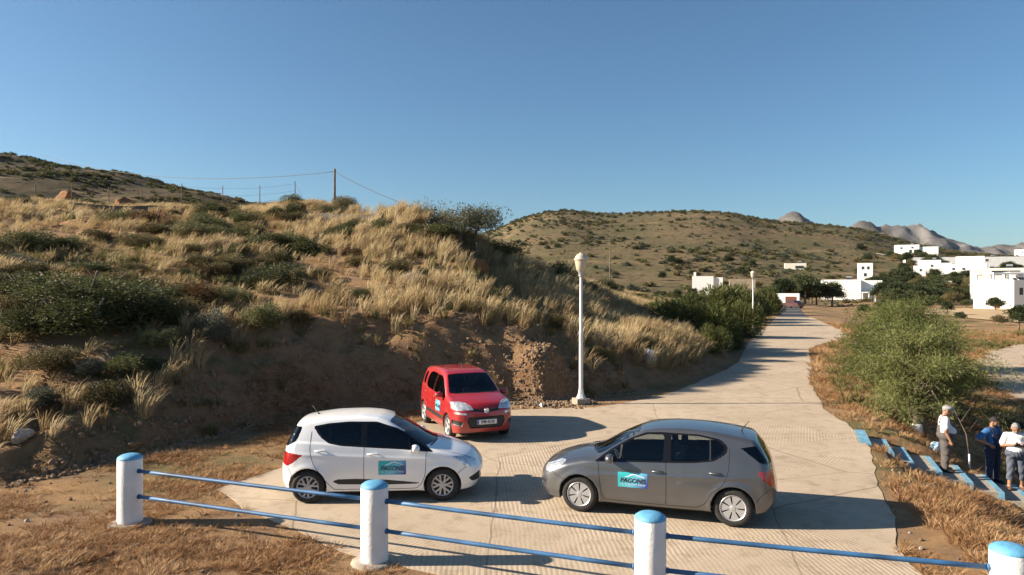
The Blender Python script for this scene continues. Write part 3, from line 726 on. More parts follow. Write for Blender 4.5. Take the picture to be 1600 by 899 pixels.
        def ink(me, ox, oz, off, nm):
            n_ = len(me.vertices); A = np.zeros(n_ * 3); me.vertices.foreach_get('co', A); A = A.reshape(-1, 3); A[:, 2] = 0; A += (ox, oz, 0)
            me.vertices.foreach_set('co', lay(A, off).astype(np.float32).ravel()); me.update(); return obj(nm, me, sg)
        ink(text_mesh('PAGONIS', .105, M_SIGNW, shear=.25, bold=.0045, sx=.95), 0, -.010, .005, 'lettering_edge')
        ink(text_mesh('PAGONIS', .105, M_INK, shear=.25, bold=.0022, sx=.95), 0, -.010, .0075, 'lettering')
        ink(text_mesh('Car & Scooter Rental', .048, M_SIGNW, shear=.15, bold=.0008), 0, -.072, .005, 'lettering')
        up = [(-.15, .045), (-.10, .062), (-.055, .075), (-.01, .105), (.05, .108), (.10, .085), (.17, .07), (.205, .055)]
        dn = [(.19, .047), (.10, .066), (.045, .092), (.0, .09), (-.05, .062), (-.10, .05)]
        b = MB(); b.poly(up + dn, .001); me = b.build('car_outline', M_SIGNW, data=True); ink(me, 0, 0, .005, 'car_outline')
    return root, made, Fb

def round_corners(P, r):
    P = np.array(P, float); out = []; n_ = len(P)
    for i in range(n_):
        a, b, c = P[i - 1], P[i], P[(i + 1) % n_]; u = a - b; v = c - b; lu, lv = np.linalg.norm(u), np.linalg.norm(v)
        k = min(r, lu * .45, lv * .45); p0 = b + u / lu * k; p1 = b + v / lv * k
        for t in (0, .25, .5, .75, 1): out.append((1 - t) ** 2 * p0 + 2 * t * (1 - t) * b + t * t * p1)
    return np.array(out)
def proj_side(F, x, z, s):
    x = np.asarray(x, float); z = np.asarray(z, float); lo = np.zeros(x.shape); hi = np.full(x.shape, 1.2)
    for _ in range(26):
        m = (lo + hi) / 2; i = F(x, m * s, z) < 0; lo = np.where(i, m, lo); hi = np.where(i, hi, m)
    return (lo + hi) / 2 * s
def proj_top(F, x, y):
    lo = np.full(np.shape(x), .5); hi = np.full(np.shape(x), 2.0)
    for _ in range(26):
        m = (lo + hi) / 2; i = F(x, y, m) < 0; lo = np.where(i, m, lo); hi = np.where(i, hi, m)
    return (lo + hi) / 2
def proj_end(F, y, z, d):
    lo = np.zeros(np.shape(y)); hi = np.full(np.shape(y), 2.4)
    for _ in range(26):
        m = (lo + hi) / 2; i = F(m * d, y, z) < 0; lo = np.where(i, m, lo); hi = np.where(i, hi, m)
    return (lo + hi) / 2 * d
def both(**k): return [dict(k, s=s, key=(k['key'], s) if 'key' in k else None, parent=(k['parent'], s) if 'parent' in k else None) for s in (-1, 1)]
def mir(P): return [(-a, b) for a, b in P][::-1]
def loop(P): return list(P) + [P[0]]

# --- grey five-door hatchback
def ring(c, r, n=24): return [(c[0] + r * math.cos(2 * math.pi * k / n), c[1] + r * math.sin(2 * math.pi * k / n)) for k in range(n)]
P_GREY = mat_paint('metallic_grey_paint', (0.118, 0.124, 0.136), 0.7, 0.30)
def corsa():
    dlo_f = [(.93, .905), (.40, .945), (-.15, .975), (-.155, 1.365), (.12, 1.355), (.36, 1.275), (.62, 1.13)]
    dlo_r = [(-.27, .98), (-.62, 1.0), (-.92, 1.045), (-1.10, 1.15), (-1.13, 1.24), (-1.02, 1.325), (-.72, 1.375), (-.27, 1.378)]
    surround = [(1.00, .885), (.40, .92), (-.30, .955), (-.66, .98), (-.97, 1.025), (-1.15, 1.14), (-1.18, 1.25), (-1.06, 1.35), (-.72, 1.402), (-.1, 1.40), (.16, 1.38), (.42, 1.275), (.72, 1.10)]
    fd = [(.93, .90), (.90, .62), (.86, .34), (.78, .27), (-.18, .27), (-.20, .95), (-.20, 1.42), (.14, 1.40), (.42, 1.29), (.75, 1.10)]
    rd = [(-.20, .27), (-.66, .27), (-.80, .33), (-.92, .52), (-1.10, .66), (-1.19, .95), (-1.20, 1.25), (-1.07, 1.37), (-.72, 1.42), (-.20, 1.42)]
    reg = []
    reg += both(name='window', view='side', poly=dlo_f, mat=M_GLASS, parent='front_door') + both(name='window', view='side', poly=dlo_r, mat=M_GLASS, parent='rear_door')
    reg += both(name='window_surround', view='side', poly=surround, mat=M_GLOSS)
    reg += both(name='headlight', view='side', poly=[(1.93, .70), (1.62, .83), (1.50, .84), (1.62, .74), (1.72, .655), (1.90, .62)], mat=M_LAMPL)
    reg += [dict(name='headlight', view='front', poly=p, mat=M_LAMPL) for p in ([(.44, .70), (.80, .79), (.86, .70), (.62, .60), (.5, .62)], mir([(.44, .70), (.80, .79), (.86, .70), (.62, .60), (.5, .62)]))]
    reg += both(name='taillight', view='side', poly=[(-1.62, .90), (-2.0, .93), (-2.0, .70), (-1.86, .66), (-1.72, .76)], mat=M_REDL)
    reg += [dict(name='windshield', view='front', poly=[(-.66, .985), (.66, .985), (.60, 1.18), (.525, 1.365), (.3, 1.39), (-.3, 1.39), (-.525, 1.365), (-.60, 1.18)], mat=M_GLASS, xmin=.1, r=.03)]
    reg += [dict(name='rear_window', view='rear', poly=[(-.58, 1.0), (.58, 1.0), (.60, 1.06), (.52, 1.31), (.3, 1.34), (-.3, 1.34), (-.52, 1.31), (-.60, 1.06)], mat=M_GLASS_DARK, r=.03)]
    reg += both(name='rear_side_pane', view='side', poly=[(-1.37, 1.24), (-1.60, 1.28), (-1.83, 1.0), (-1.66, 1.04)], mat=M_GLASS_DARK, r=.02)
    reg += [dict(name='grille', view='front', poly=[(-.42, .52), (.42, .52), (.36, .36), (-.36, .36)], mat=M_BLACK, rec=.03), dict(name='badge_bar', view='front', poly=[(-.34, .635), (.34, .635), (.3, .585), (-.3, .585)], mat=M_CHROME)]
    reg += [dict(name='fog_light_recess', view='front', poly=p, mat=M_BLACK, rec=.02) for p in ([(.5, .45), (.74, .48), (.74, .40), (.5, .36)], mir([(.5, .45), (.74, .48), (.74, .40), (.5, .36)]))]
    reg += both(name='front_door', key='front_door', view='side', poly=fd) + both(name='rear_door', key='rear_door', view='side', poly=rd)
    reg += [dict(name='hood', view='top', poly=[(1.86, -.60), (1.93, 0), (1.86, .60), (1.5, .69), (1.06, .70), (1.13, 0), (1.06, -.70), (1.5, -.69)], r=.03)]
    # windows must be parented after their doors exist: order doors first for creation, regions keep priority by index
    S = dict(name='grey_hatchback', label='metallic grey five-door hatchback parked with its silver wheel covers towards the railing', loc=(2.60, 12.44), rz=161.9, paint=P_GREY,
        x0=-1.97, x1=2.07, z1=1.49, wheel_x=(1.255, -1.255), arch=.345, wheel_r=.305, track=1.50, wheel='cover7',
        top=[(2.3, .55), (2.06, .66), (1.92, .755), (1.7, .845), (1.4, .925), (1.14, .985), (1.0, 1.04), (.72, 1.20), (.42, 1.345), (.22, 1.415), (-.05, 1.455), (-.4, 1.475), (-.85, 1.465), (-1.3, 1.42), (-1.62, 1.365), (-1.8, 1.33)],
        belt=[(1.6, .86), (.95, .885), (0, .945), (-.7, .985), (-1.2, 1.02), (-1.8, 1.05)],
        plan=[(2.1, .74), (1.85, .805), (1.5, .85), (1.0, .868), (0, .872), (-.8, .868), (-1.3, .852), (-1.7, .815), (-2.0, .75)],
        front=[(.1, 1.93), (.24, 2.0), (.36, 2.06), (.5, 2.065), (.62, 2.04), (.72, 1.98), (.82, 1.88), (1.0, 1.6)],
        rear=[(.1, -1.80), (.28, -1.88), (.42, -1.955), (.62, -1.95), (.8, -1.92), (.98, -1.875), (1.18, -1.77), (1.34, -1.665), (1.40, -1.66), (1.6, -1.5)],
        bottom=[(2.1, .24), (1.6, .20), (0, .20), (-1.5, .22), (-2, .30)],
        low=.55, up=.32, crease=(.72, .010), inset=.022, t1=.36, t2=.42, cf=.30, cr=.16, crown=.055, kf=.20, kf4=.55, kr=.10, kr4=.35, r_side=.055, r_end=.075,
        regions=reg, handles=[('front_door', -.07, .80), ('rear_door', -.98, .84)], mirror=(.70, .945), aerial=(-1.38, 0.0), sign=(.34, .63, .49, .245),
        lines=[('door_gap', [(.93, .89), (.90, .62), (.86, .34), (.78, .268), (.3, .262), (-.18, .262)], .009, M_SEAM, 'front_door'), ('door_gap', [(-.20, .262), (-.205, .6), (-.20, .95)], .009, M_SEAM, 'front_door'),
               ('door_gap', [(-.20, .262), (-.64, .268), (-.80, .33), (-.92, .52), (-1.10, .68), (-1.19, .95), (-1.20, 1.22)], .009, M_SEAM, 'rear_door'),
               ('window_divider', [(.60, .93), (.56, 1.0), (.545, 1.17)], .03, M_BLACK, 'front_door'), ('window_divider', [(-.90, 1.03), (-.90, 1.2), (-.89, 1.355)], .022, M_BLACK, 'rear_door'),
               ('bumper_gap', [(-1.60, .42), (-1.70, .55), (-1.86, .655)], .008, M_SEAM, 'x'), ('bumper_gap', [(1.52, .55), (1.66, .60), (1.74, .655)], .008, M_SEAM, 'x')],
        top_lines=[('hood_gap', [(1.90, .58), (1.5, .695), (1.10, .71)], .009, M_SEAM), ('wiper', [(1.10, .05), (1.05, .35), (.98, .60)], .022, M_BLACK)],
        cabin=dict(front_seat=-.05, rear_seat=-.98, dash=.72, tail=-1.5))
    return S
# --- white five-door hatchback
P_WHITE = mat_paint('white_paint', (0.84, 0.84, 0.84), 0.0, 0.3)
def i10():
    dlo_f = [(.97, .90), (.5, .955), (-.17, 1.005), (-.17, 1.372), (.06, 1.36), (.30, 1.285), (.58, 1.15)]
    dlo_r = [(-.27, 1.012), (-.60, 1.035), (-.80, 1.075), (-.95, 1.17), (-1.06, 1.31), (-.85, 1.355), (-.5, 1.378), (-.27, 1.38)]
    surround = [(1.04, .875), (.5, .932), (-.3, .985), (-.62, 1.008), (-.84, 1.05), (-1.0, 1.16), (-1.13, 1.335), (-.87, 1.38), (-.5, 1.404), (0, 1.395), (.35, 1.29), (.64, 1.15)]
    fd = [(.90, .90), (.89, .55), (.80, .31), (.70, .25), (-.20, .25), (-.20, .98), (-.20, 1.42), (.06, 1.40), (.38, 1.28), (.68, 1.12)]
    rd = [(-.20, .25), (-.72, .25), (-.82, .34), (-.94, .50), (-1.10, .72), (-1.16, .98), (-1.17, 1.36), (-.87, 1.40), (-.5, 1.42), (-.20, 1.42)]
    hl = [(1.36, .80), (1.60, .775), (1.80, .67), (1.83, .60), (1.70, .585), (1.58, .63), (1.50, .72)]
    reg = both(name='window', view='side', poly=dlo_f, mat=M_GLASS_DARK, parent='front_door', r=.03) + both(name='window', view='side', poly=dlo_r, mat=M_GLASS_DARK, parent='rear_door', r=.04)
    reg += both(name='window_surround', view='side', poly=surround, mat=M_GLOSS, r=.04)
    reg += both(name='headlight', view='side', poly=hl, mat=M_LAMPL, r=.02)
    reg += both(name='taillight', view='side', poly=[(-1.28, .86), (-1.80, .93), (-1.80, .74), (-1.56, .66), (-1.46, .72)], mat=M_REDL, r=.02)
    reg += [dict(name='windshield', view='front', poly=[(-.64, .975), (.64, .975), (.585, 1.18), (.50, 1.385), (.3, 1.405), (-.3, 1.405), (-.50, 1.385), (-.585, 1.18)], mat=M_GLASS, xmin=.1, r=.03)]
    reg += [dict(name='rear_window', view='rear', poly=[(-.60, .99), (.60, .99), (.585, 1.1), (.50, 1.34), (.3, 1.36), (-.3, 1.36), (-.50, 1.34), (-.585, 1.1)], mat=M_GLASS_DARK, r=.03)]
    reg += both(name='rear_side_pane', view='side', poly=[(-1.32, 1.33), (-1.80, 1.36), (-1.80, 1.0), (-1.60, .985), (-1.40, 1.10)], mat=M_GLASS_DARK, r=.05)
    reg += both(name='side_moulding', view='side', poly=[(.78, .345), (.2, .405), (-.35, .43), (-.66, .425), (-.75, .39), (-.66, .335), (.2, .318), (.76, .325)], mat=M_BLACK, r=.02)
    reg += [dict(name='grille', view='front', poly=[(-.50, .46), (.50, .46), (.40, .28), (-.40, .28)], mat=M_BLACK, rec=.03)]
    reg += both(name='fog_light_recess', view='side', poly=[(1.66, .40), (1.86, .49), (1.86, .33), (1.72, .33)], mat=M_BLACK, r=.02)
    reg += both(name='front_door', key='front_door', view='side', poly=fd) + both(name='rear_door', key='rear_door', view='side', poly=rd)
    reg += [dict(name='hood', view='top', poly=[(1.72, -.56), (1.80, 0), (1.72, .56), (1.4, .64), (1.02, .67), (1.10, 0), (1.02, -.67), (1.4, -.64)])]
    return dict(name='white_hatchback', label='small white five-door hatchback with black side mouldings and dark windows', loc=(-2.49, 13.38), rz=3.6, paint=P_WHITE,
        x0=-1.75, x1=1.94, z1=1.51, wheel_x=(1.1925, -1.1925), arch=.335, wheel_r=.29, track=1.45, wheel='split6',
        top=[(2.2, .5), (1.93, .62), (1.80, .735), (1.6, .825), (1.3, .915), (1.08, .97), (.95, 1.03), (.7, 1.18), (.42, 1.335), (.22, 1.42), (0, 1.47), (-.35, 1.495), (-.8, 1.485), (-1.2, 1.44), (-1.5, 1.385), (-1.7, 1.34)],
        belt=[(1.5, .83), (.97, .875), (0, .965), (-.7, 1.01), (-1.1, 1.04), (-1.7, 1.06)],
        plan=[(2.0, .68), (1.75, .76), (1.4, .805), (1.0, .826), (0, .832), (-.8, .83), (-1.2, .82), (-1.5, .79), (-1.8, .72)],
        front=[(.1, 1.80), (.22, 1.86), (.34, 1.92), (.48, 1.935), (.6, 1.92), (.7, 1.87), (.8, 1.77), (1.0, 1.5)],
        rear=[(.1, -1.62), (.25, -1.68), (.4, -1.735), (.6, -1.74), (.8, -1.71), (.98, -1.665), (1.18, -1.575), (1.36, -1.49), (1.42, -1.50), (1.6, -1.4)],
        bottom=[(2.0, .22), (1.5, .18), (0, .18), (-1.4, .20), (-1.8, .28)],
        low=.5, up=.30, crease=(.80, .008), inset=.018, t1=.34, t2=.42, cf=.30, cr=.16, crown=.055, kf=.20, kf4=.75, kr=.10, kr4=.5, r_side=.055, r_end=.075,
        regions=reg, handles=[('front_door', -.05, .86), ('rear_door', -.98, .925)], mirror=(.70, .935), aerial=(-1.15, 0.0), sign=(.30, .62, .49, .25),
        lines=[('door_gap', [(.90, .885), (.89, .55), (.80, .31), (.70, .243), (.3, .238), (-.2, .238)], .009, M_SEAM, 'front_door'), ('door_gap', [(-.20, .24), (-.205, .6), (-.20, .985)], .009, M_SEAM, 'front_door'),
               ('door_gap', [(-.20, .24), (-.70, .243), (-.82, .34), (-.94, .50), (-1.10, .72), (-1.16, .98), (-1.15, 1.25)], .009, M_SEAM, 'rear_door'),
               ('window_divider', [(-.82, 1.10), (-.82, 1.2), (-.82, 1.35)], .02, M_GLOSS, 'rear_door'), ('window_divider', [(.62, .95), (.60, 1.0), (.58, 1.13)], .03, M_GLOSS, 'front_door'),
               ('bumper_gap', [(-1.45, .45), (-1.50, .55), (-1.56, .65)], .008, M_SEAM, 'x'), ('bumper_gap', [(1.47, .50), (1.55, .56), (1.62, .60)], .008, M_SEAM, 'x')],
        top_lines=[('hood_gap', [(1.78, .52), (1.4, .645), (1.05, .68)], .009, M_SEAM), ('wiper', [(1.07, .05), (1.03, .35), (.97, .58)], .03, M_BLACK)],
        cabin=dict(front_seat=-.05, rear_seat=-.90, dash=.68, tail=-1.35))

# --- red upright city car
P_RED = mat_paint('red_paint', (0.33, 0.003, 0.006), 0.0, 0.32)
def panda():
    dlo_f = [(.90, .94), (.4, .96), (-.17, .975), (-.17, 1.40), (.15, 1.385), (.40, 1.30), (.68, 1.13)]
    dlo_r = [(-.27, .98), (-.80, 1.0), (-.98, 1.05), (-1.02, 1.2), (-.96, 1.36), (-.8, 1.41), (-.27, 1.41)]
    fd = [(.92, .94), (.90, .55), (.80, .31), (.70, .27), (-.20, .27), (-.20, .98), (-.20, 1.44), (.16, 1.42), (.46, 1.31), (.78, 1.10)]
    rd = [(-.20, .27), (-.66, .27), (-.78, .36), (-.90, .52), (-1.04, .72), (-1.08, 1.0), (-1.08, 1.25), (-1.0, 1.40), (-.8, 1.44), (-.20, 1.44)]
    hl = [(.43, .84), (.46, .90), (.62, .925), (.78, .91), (.86, .80), (.74, .735), (.54, .75)]
    reg = both(name='window', view='side', poly=dlo_f, mat=M_GLASS, parent='front_door', r=.04) + both(name='window', view='side', poly=dlo_r, mat=M_GLASS_DARK, parent='rear_door', r=.06)
    reg += both(name='rear_side_pane', view='side', poly=[(-1.16, 1.05), (-1.36, 1.08), (-1.40, 1.2), (-1.34, 1.36), (-1.16, 1.38)], mat=M_GLASS_DARK, r=.06)
    reg += both(name='headlight', view='side', poly=[(1.52, .90), (1.64, .905), (1.90, .85), (1.90, .76), (1.70, .755), (1.56, .82)], mat=M_LAMPL, r=.03)
    reg += [dict(name='headlight', view='front', poly=p, mat=M_LAMPL, r=.05, xmin=1.3) for p in (hl, mir(hl))]
    reg += both(name='taillight', view='side', poly=[(-1.46, 1.35), (-1.75, 1.35), (-1.75, .95), (-1.52, .95)], mat=M_REDL, r=.02)
    reg += [dict(name='windshield', view='front', poly=[(-.665, 1.045), (.665, 1.045), (.62, 1.23), (.555, 1.435), (.3, 1.458), (-.3, 1.458), (-.555, 1.435), (-.62, 1.23)], mat=M_GLASS, xmin=.1, r=.04)]
    reg += [dict(name='rear_window', view='rear', poly=[(-.55, 1.05), (.55, 1.05), (.5, 1.4), (-.5, 1.4)], mat=M_GLASS_DARK, r=.05)]
    reg += both(name='side_moulding', view='side', poly=[(.80, .48), (-.80, .50), (-.80, .40), (.80, .38)], mat=M_BLACK, r=.02)
    reg += [dict(name='grille_strip', view='front', poly=[(-.42, .80), (-.12, .765), (.12, .765), (.42, .80), (.42, .74), (.12, .70), (-.12, .70), (-.42, .74)], mat=M_BLACK, r=.015, rec=.012)]
    reg += [dict(name='lower_grille', view='front', poly=[(-.46, .60), (.46, .60), (.50, .48), (.42, .33), (-.42, .33), (-.50, .48)], mat=M_BLACK, r=.03, rec=.035)]
    fg = [(.58, .49), (.80, .52), (.80, .40), (.62, .37)]
    reg += [dict(name='fog_light_recess', view='front', poly=p, mat=M_BLACK, r=.02, rec=.02, xmin=1.2) for p in (fg, mir(fg))]
    ti = [(.50, .685), (.76, .71), (.76, .655), (.50, .645)]
    reg += [dict(name='indicator_lamp', view='front', poly=p, mat=M_LAMPL, r=.02, xmin=1.2) for p in (ti, mir(ti))]
    reg += both(name='front_door', key='front_door', view='side', poly=fd) + both(name='rear_door', key='rear_door', view='side', poly=rd)
    reg += [dict(name='hood', view='top', poly=[(1.72, -.40), (1.78, 0), (1.72, .40), (1.45, .62), (1.0, .66), (1.06, 0), (1.0, -.66), (1.45, -.62)])]
    return dict(name='red_city_car', label='red upright city car with black roof rails backed up against the earth bank', loc=(-1.33, 19.25), rz=-68, paint=P_RED, zscale=1.06,
        x0=-1.77, x1=1.89, z1=1.56, wheel_x=(1.15, -1.15), arch=.335, wheel_r=.295, track=1.43, wheel='spoke5',
        top=[(2.1, .7), (1.88, .80), (1.76, .87), (1.6, .925), (1.3, .99), (1.06, 1.035), (.95, 1.09), (.75, 1.235), (.52, 1.385), (.34, 1.475), (.1, 1.525), (-.3, 1.545), (-.9, 1.54), (-1.35, 1.51), (-1.62, 1.475), (-1.8, 1.45)],
        belt=[(1.5, .90), (.9, .925), (0, .955), (-.8, .98), (-1.7, 1.0)],
        plan=[(1.95, .70), (1.7, .775), (1.35, .81), (1.0, .82), (0, .822), (-.8, .82), (-1.3, .81), (-1.6, .785), (-1.8, .74)],
        front=[(.1, 1.78), (.24, 1.83), (.36, 1.875), (.5, 1.885), (.65, 1.87), (.78, 1.84), (.88, 1.78), (1.0, 1.66)],
        rear=[(.1, -1.66), (.28, -1.71), (.42, -1.76), (.62, -1.76), (.85, -1.74), (1.0, -1.72), (1.3, -1.64), (1.48, -1.58), (1.6, -1.54)],
        bottom=[(1.95, .23), (1.5, .19), (0, .19), (-1.4, .21), (-1.8, .28)],
        low=.5, up=.22, crease=(.68, .006), inset=.012, t1=.20, t2=.36, cf=.22, cr=.10, crown=.05, kf=.15, kf4=.75, kr=.08, kr4=.5, r_side=.07, r_end=.085,
        regions=reg, handles=[('front_door', -.05, .86), ('rear_door', -.90, .88)], mirror=(.72, .97), aerial=(-.1, 0.0), sign=(.34, .68, .44, .26),
        lines=[('door_gap', [(.92, .92), (.90, .55), (.80, .31), (.70, .262), (-.2, .258)], .009, M_SEAM, 'front_door'), ('door_gap', [(-.20, .26), (-.205, .6), (-.20, .97)], .009, M_SEAM, 'front_door'),
               ('door_gap', [(-.20, .258), (-.64, .262), (-.78, .36), (-.90, .52), (-1.04, .72), (-1.08, 1.0), (-1.07, 1.25)], .009, M_SEAM, 'rear_door'),
               ('window_pillar', [(-.22, .98), (-.22, 1.2), (-.22, 1.40)], .085, M_GLOSS, 'front_door'), ('window_divider', [(.58, .97), (.56, 1.0), (.54, 1.2)], .03, M_GLOSS, 'front_door')],
        top_lines=[('hood_gap', [(1.74, .42), (1.45, .625), (1.03, .67)], .009, M_SEAM), ('roof_rail', [(.25, .545), (-.3, .575), (-1.0, .575), (-1.45, .545)], .05, M_BLACK), ('wiper', [(1.04, .02), (1.0, .3), (.96, .55)], .03, M_BLACK)],
        cabin=dict(front_seat=-.05, rear_seat=-.88, dash=.66, tail=-1.3))

car_grey, made_g, F_g = build_car(corsa())
car_white, made_w, F_w = build_car(i10())
car_red, made_r, F_r = build_car(panda())
# front details of the red car: number plate, round emblem, mirror dot; badges of the others
def plate(root, F, d, zc_, text):
    x = float(proj_end(F, np.array([0.0]), np.array([zc_]), d)[0]) + .012 * d
    rz_ = 0 if d > 0 else math.pi
    p = empty('number_plate'); p.parent = root; p.location = (x, 0, zc_); p.rotation_euler = (R(90), 0, R(90) * d)
    MB().box((-.26, -.056, -.01), (.26, .056, .004), .004).build('plate_board', M_PLATE, p)
    MB().box((-.257, -.053, .004), (-.215, .053, .0055)).build('blue_band', M_PBLUE, p)
    obj('lettering', text_mesh(text, .105, M_INK, bold=.0012, sx=.88), p, (.02, -.002, .0075))
plate(car_red, F_r, 1, .475, 'IPM\u00b74538')
def emblem(root, F, d, z, r, name='round_emblem'):
    x = float(proj_end(F, np.array([0.0]), np.array([z]), d)[0])
    M = Matrix.Rotation(R(90) * d, 4, 'Y')
    o = MB().lathe([(0, .012), (r * .72, .012), (r * .75, .016), (r, .014), (r * 1.05, 0), (r, -.02)], 24, M).build(name, M_CHROME, root, (x + .004 * d, 0, z), smooth=True)
emblem(car_red, F_r, 1, .735, .062);
# ------------------------------------------------------------------ railing, lamps, stairs, bin, poles and wires
def mat_whitewash():
    m = mat_simple('whitewash', (0.74, 0.73, 0.71), 0.85, var=0.06, vscale=5, bump=0.25, bscale=30); return m
M_WASH = mat_whitewash()
M_BLUECAP = mat_simple('light_blue_paint', (0.11, 0.33, 0.52), 0.6, var=0.18, vscale=9, bump=0.2, bscale=40)
M_BLUESTEP = mat_simple('worn_blue_step_paint', (0.13, 0.29, 0.40), 0.8, var=0.3, vscale=7)
M_BLUERAIL = mat_simple('blue_rail_paint', (0.028, 0.10, 0.22), 0.55, var=0.45, vscale=2.3)
M_CEM = mat_simple('rough_cement', (0.30, 0.26, 0.21), 0.95, var=0.2, vscale=6, bump=0.5, bscale=20)
fence = empty('roadside_railing', (0, 0, 0)); tag(fence, 'railing of white round posts with blue caps and two blue pipes', 'railing')
POSTS = [(-6.24, 11.5), (-1.93, 9.88), (1.67, 8.5), (5.27, 7.45), (8.9, 6.4)]
for i, (x, y) in enumerate(POSTS):
    r = .19; h_ = 1.07; lean = [(0, 0), (0, 0), (.012, 0), (0, 0), (0, 0)][i]
    p = MB(); p.lathe([(0, -.4), (r * 1.01, -.4), (r * 1.02, .02), (r, .1), (r * .995, .6), (r, h_ - .005), (r * .985, h_)], 36)
    po = p.build('post', M_WASH, fence, (x, y, 0), (lean[1], lean[0], .7 * i), angle=50)
    MB().lathe([(r * 1.003, h_ - .012), (r * 1.003, h_), (r * .97, h_ + .018), (r * .75, h_ + .048), (r * .4, h_ + .066), (0, h_ + .07)], 36).build('cap', M_BLUECAP, po, smooth=True)
    ft = MB(); ft.lathe([(0, .035), (.27, .035), (.33, .012), (.36, -.15)], 14); ft.build('footing', M_CEM, po, smooth=True)
for (x0, y0), (x1, y1) in zip(POSTS, POSTS[1:]):
    a = Vector((x0, y0, 0)); b = Vector((x1, y1, 0)); d = (b - a).normalized()
    for z, sag in ((.87, .006), (.455, .004)):
        n_ = 7; pts = [a + d * .15 + (b - a - d * .30) * (k / (n_ - 1)) + Vector((0, 0, z - sag * math.sin(math.pi * k / (n_ - 1)))) for k in range(n_)]
        ra = MB().tube(pts, .029, 12).build('rail', M_BLUERAIL, fence, smooth=True)
        for e, sg in ((a + d * .185, 1), (b - d * .185, -1)):
            MB().tube([e + Vector((0, 0, z)), e + d * (.03 * sg) + Vector((0, 0, z))], .038, 12).build('socket', M_BLUERAIL, ra, smooth=True)

M_LPOLE = mat_simple('white_pole_paint', (0.58, 0.58, 0.58), 0.45, var=0.08, vscale=8)
M_LANT = mat_simple('cream_lantern', (0.50, 0.43, 0.32), 0.35, var=0.08, vscale=12); M_GALV = mat_simple('galvanised', (0.42, 0.42, 0.43), 0.5, 0.6)
def street_lamp(x, y, label, z=None, h_=5.0, yaw=.35):
    z = hz(x, y) if z is None else z
    o = empty('street_lamp', (x, y, z), yaw); tag(o, label, 'street lamp')
    MB().box((-.24, -.22, -.35), (.24, .22, .20), .03).build('plinth', M_CEM, o)
    MB().lathe([(.17, .20), (.17, .225), (.15, .235), (.105, .34), (.085, .46), (.08, .52)], 8).build('foot', M_LPOLE, o)
    p = MB(); p.lathe([(.070, .46), (.066, h_ * .46), (.072, h_ * .465), (.072, h_ * .475), (.053, h_ * .48), (.048, h_ - .75)], 16); p.build('pole', M_LPOLE, o, angle=40)
    MB().lathe([(.06, h_ - .80), (.085, h_ - .78), (.085, h_ - .66), (.13, h_ - .60), (.13, h_ - .58)], 16).build('collar', M_GALV, o, angle=40)
    l_ = MB(); l_.lathe([(.13, h_ - .59), (.15, h_ - .57), (.18, h_ - .42), (.205, h_ - .27), (.21, h_ - .235)], 16); la = l_.build('lantern', M_LANT, o, angle=40)
    MB().lathe([(.235, h_ - .24), (.235, h_ - .20), (.205, h_ - .185), (.185, h_ - .12), (.13, h_ - .055), (.06, h_ - .03), (.055, h_ - .005), (0, h_ + .005)], 16).build('lantern_hood', M_LANT, la, angle=40)
    return o
street_lamp(2.28, 23.25, 'white street lamp with cream lantern at the foot of the earth bank', 0.0)
street_lamp(20.75, 60.6, 'street lamp standing in the roadside bushes far along the road', 0.1, 5.2)

# stairs going down to the right
st = empty('outdoor_stairs', (STO[0], STO[1], 0), STA); tag(st, 'concrete outdoor stairs with light blue painted step edges', 'stairs')
edges = [-.78] + STU
for k in range(len(edges) - 1):
    a, b = edges[k], edges[k + 1]; zt = .022 if k == 0 else -STD * k
    s_ = MB().box((a - .02, -.86, zt - .55), (b, .86, zt)).build('step', M_CEM, st)
    w = .24 if k == 0 else .12
    MB().box((b - w, -.863, zt - .15), (b + .004, .863, zt + .004)).build('painted_edge', M_BLUESTEP, s_)

# wheelie bin in the bushes left of the road
M_BIN = mat_simple('green_bin_plastic', (0.015, 0.07, 0.055), 0.45, var=0.2)
bn = empty('wheelie_bin', (13.0, 42.6, 0.02), R(25)); tag(bn, 'dark green wheelie bin standing among the roadside bushes', 'bin')
b = MB(); b.poly([(-.28, -.33), (.28, -.33), (.28, .33), (-.28, .33)], 1.0); bmv = b.bm.verts
for v in bmv:
    if v.co.z < .5: v.co.x *= .8; v.co.y *= .75
b.build('bin_body', M_BIN, bn)
MB().box((-.31, -.37, 1.0), (.31, .36, 1.08), .03).build('lid', M_BIN, bn)
for s in (-1, 1): MB().lathe([(0, -.03), (.1, -.03), (.1, .03), (0, .03)], 14, Matrix.Rotation(R(90), 4, 'Y')).build('wheel', M_RUB, bn, (.25 * s, .28, .1), smooth=False)

# utility pole on the plateau, and its wires
M_WOOD = mat_simple('weathered_wood', (0.13, 0.10, 0.075), 0.9, var=0.3, vscale=5); M_WIRE = mat_simple('dark_cable', (0.03, 0.03, 0.03), 0.6)
PB = Vector((-18.9, 75, hz(-18.9, 75))); PT = Vector((-18.9, 75, 16.5))
up = empty('utility_pole', PB); tag(up, 'tall weathered wooden utility pole rising behind the hill crest', 'utility pole')
MB().tube([(0, 0, -.5), (0, 0, PT.z - PB.z)], [.17, .12], 12).build('pole', M_WOOD, up, smooth=True)
MB().lathe([(.04, 0), (.06, .04), (.03, .1), (0, .12)], 10).build('insulator', M_GALV, up, (.14, 0, PT.z - PB.z - .35), smooth=True)
def wire(a, b, sag, label, rad=.028):
    n_ = 40; a = Vector(a); b = Vector(b)
    w = MB().tube([a.lerp(b, k / n_) - Vector((0, 0, 4 * sag * (k / n_) * (1 - k / n_))) for k in range(n_ + 1)], rad, 6).build('overhead_cable', M_WIRE, smooth=True)
    tag(w, label, 'cable')
top = PT - Vector((0, 0, .3))
wire((-75, 112, 25.0), top, 2.0, 'overhead cable hanging from the utility pole towards the left hill')
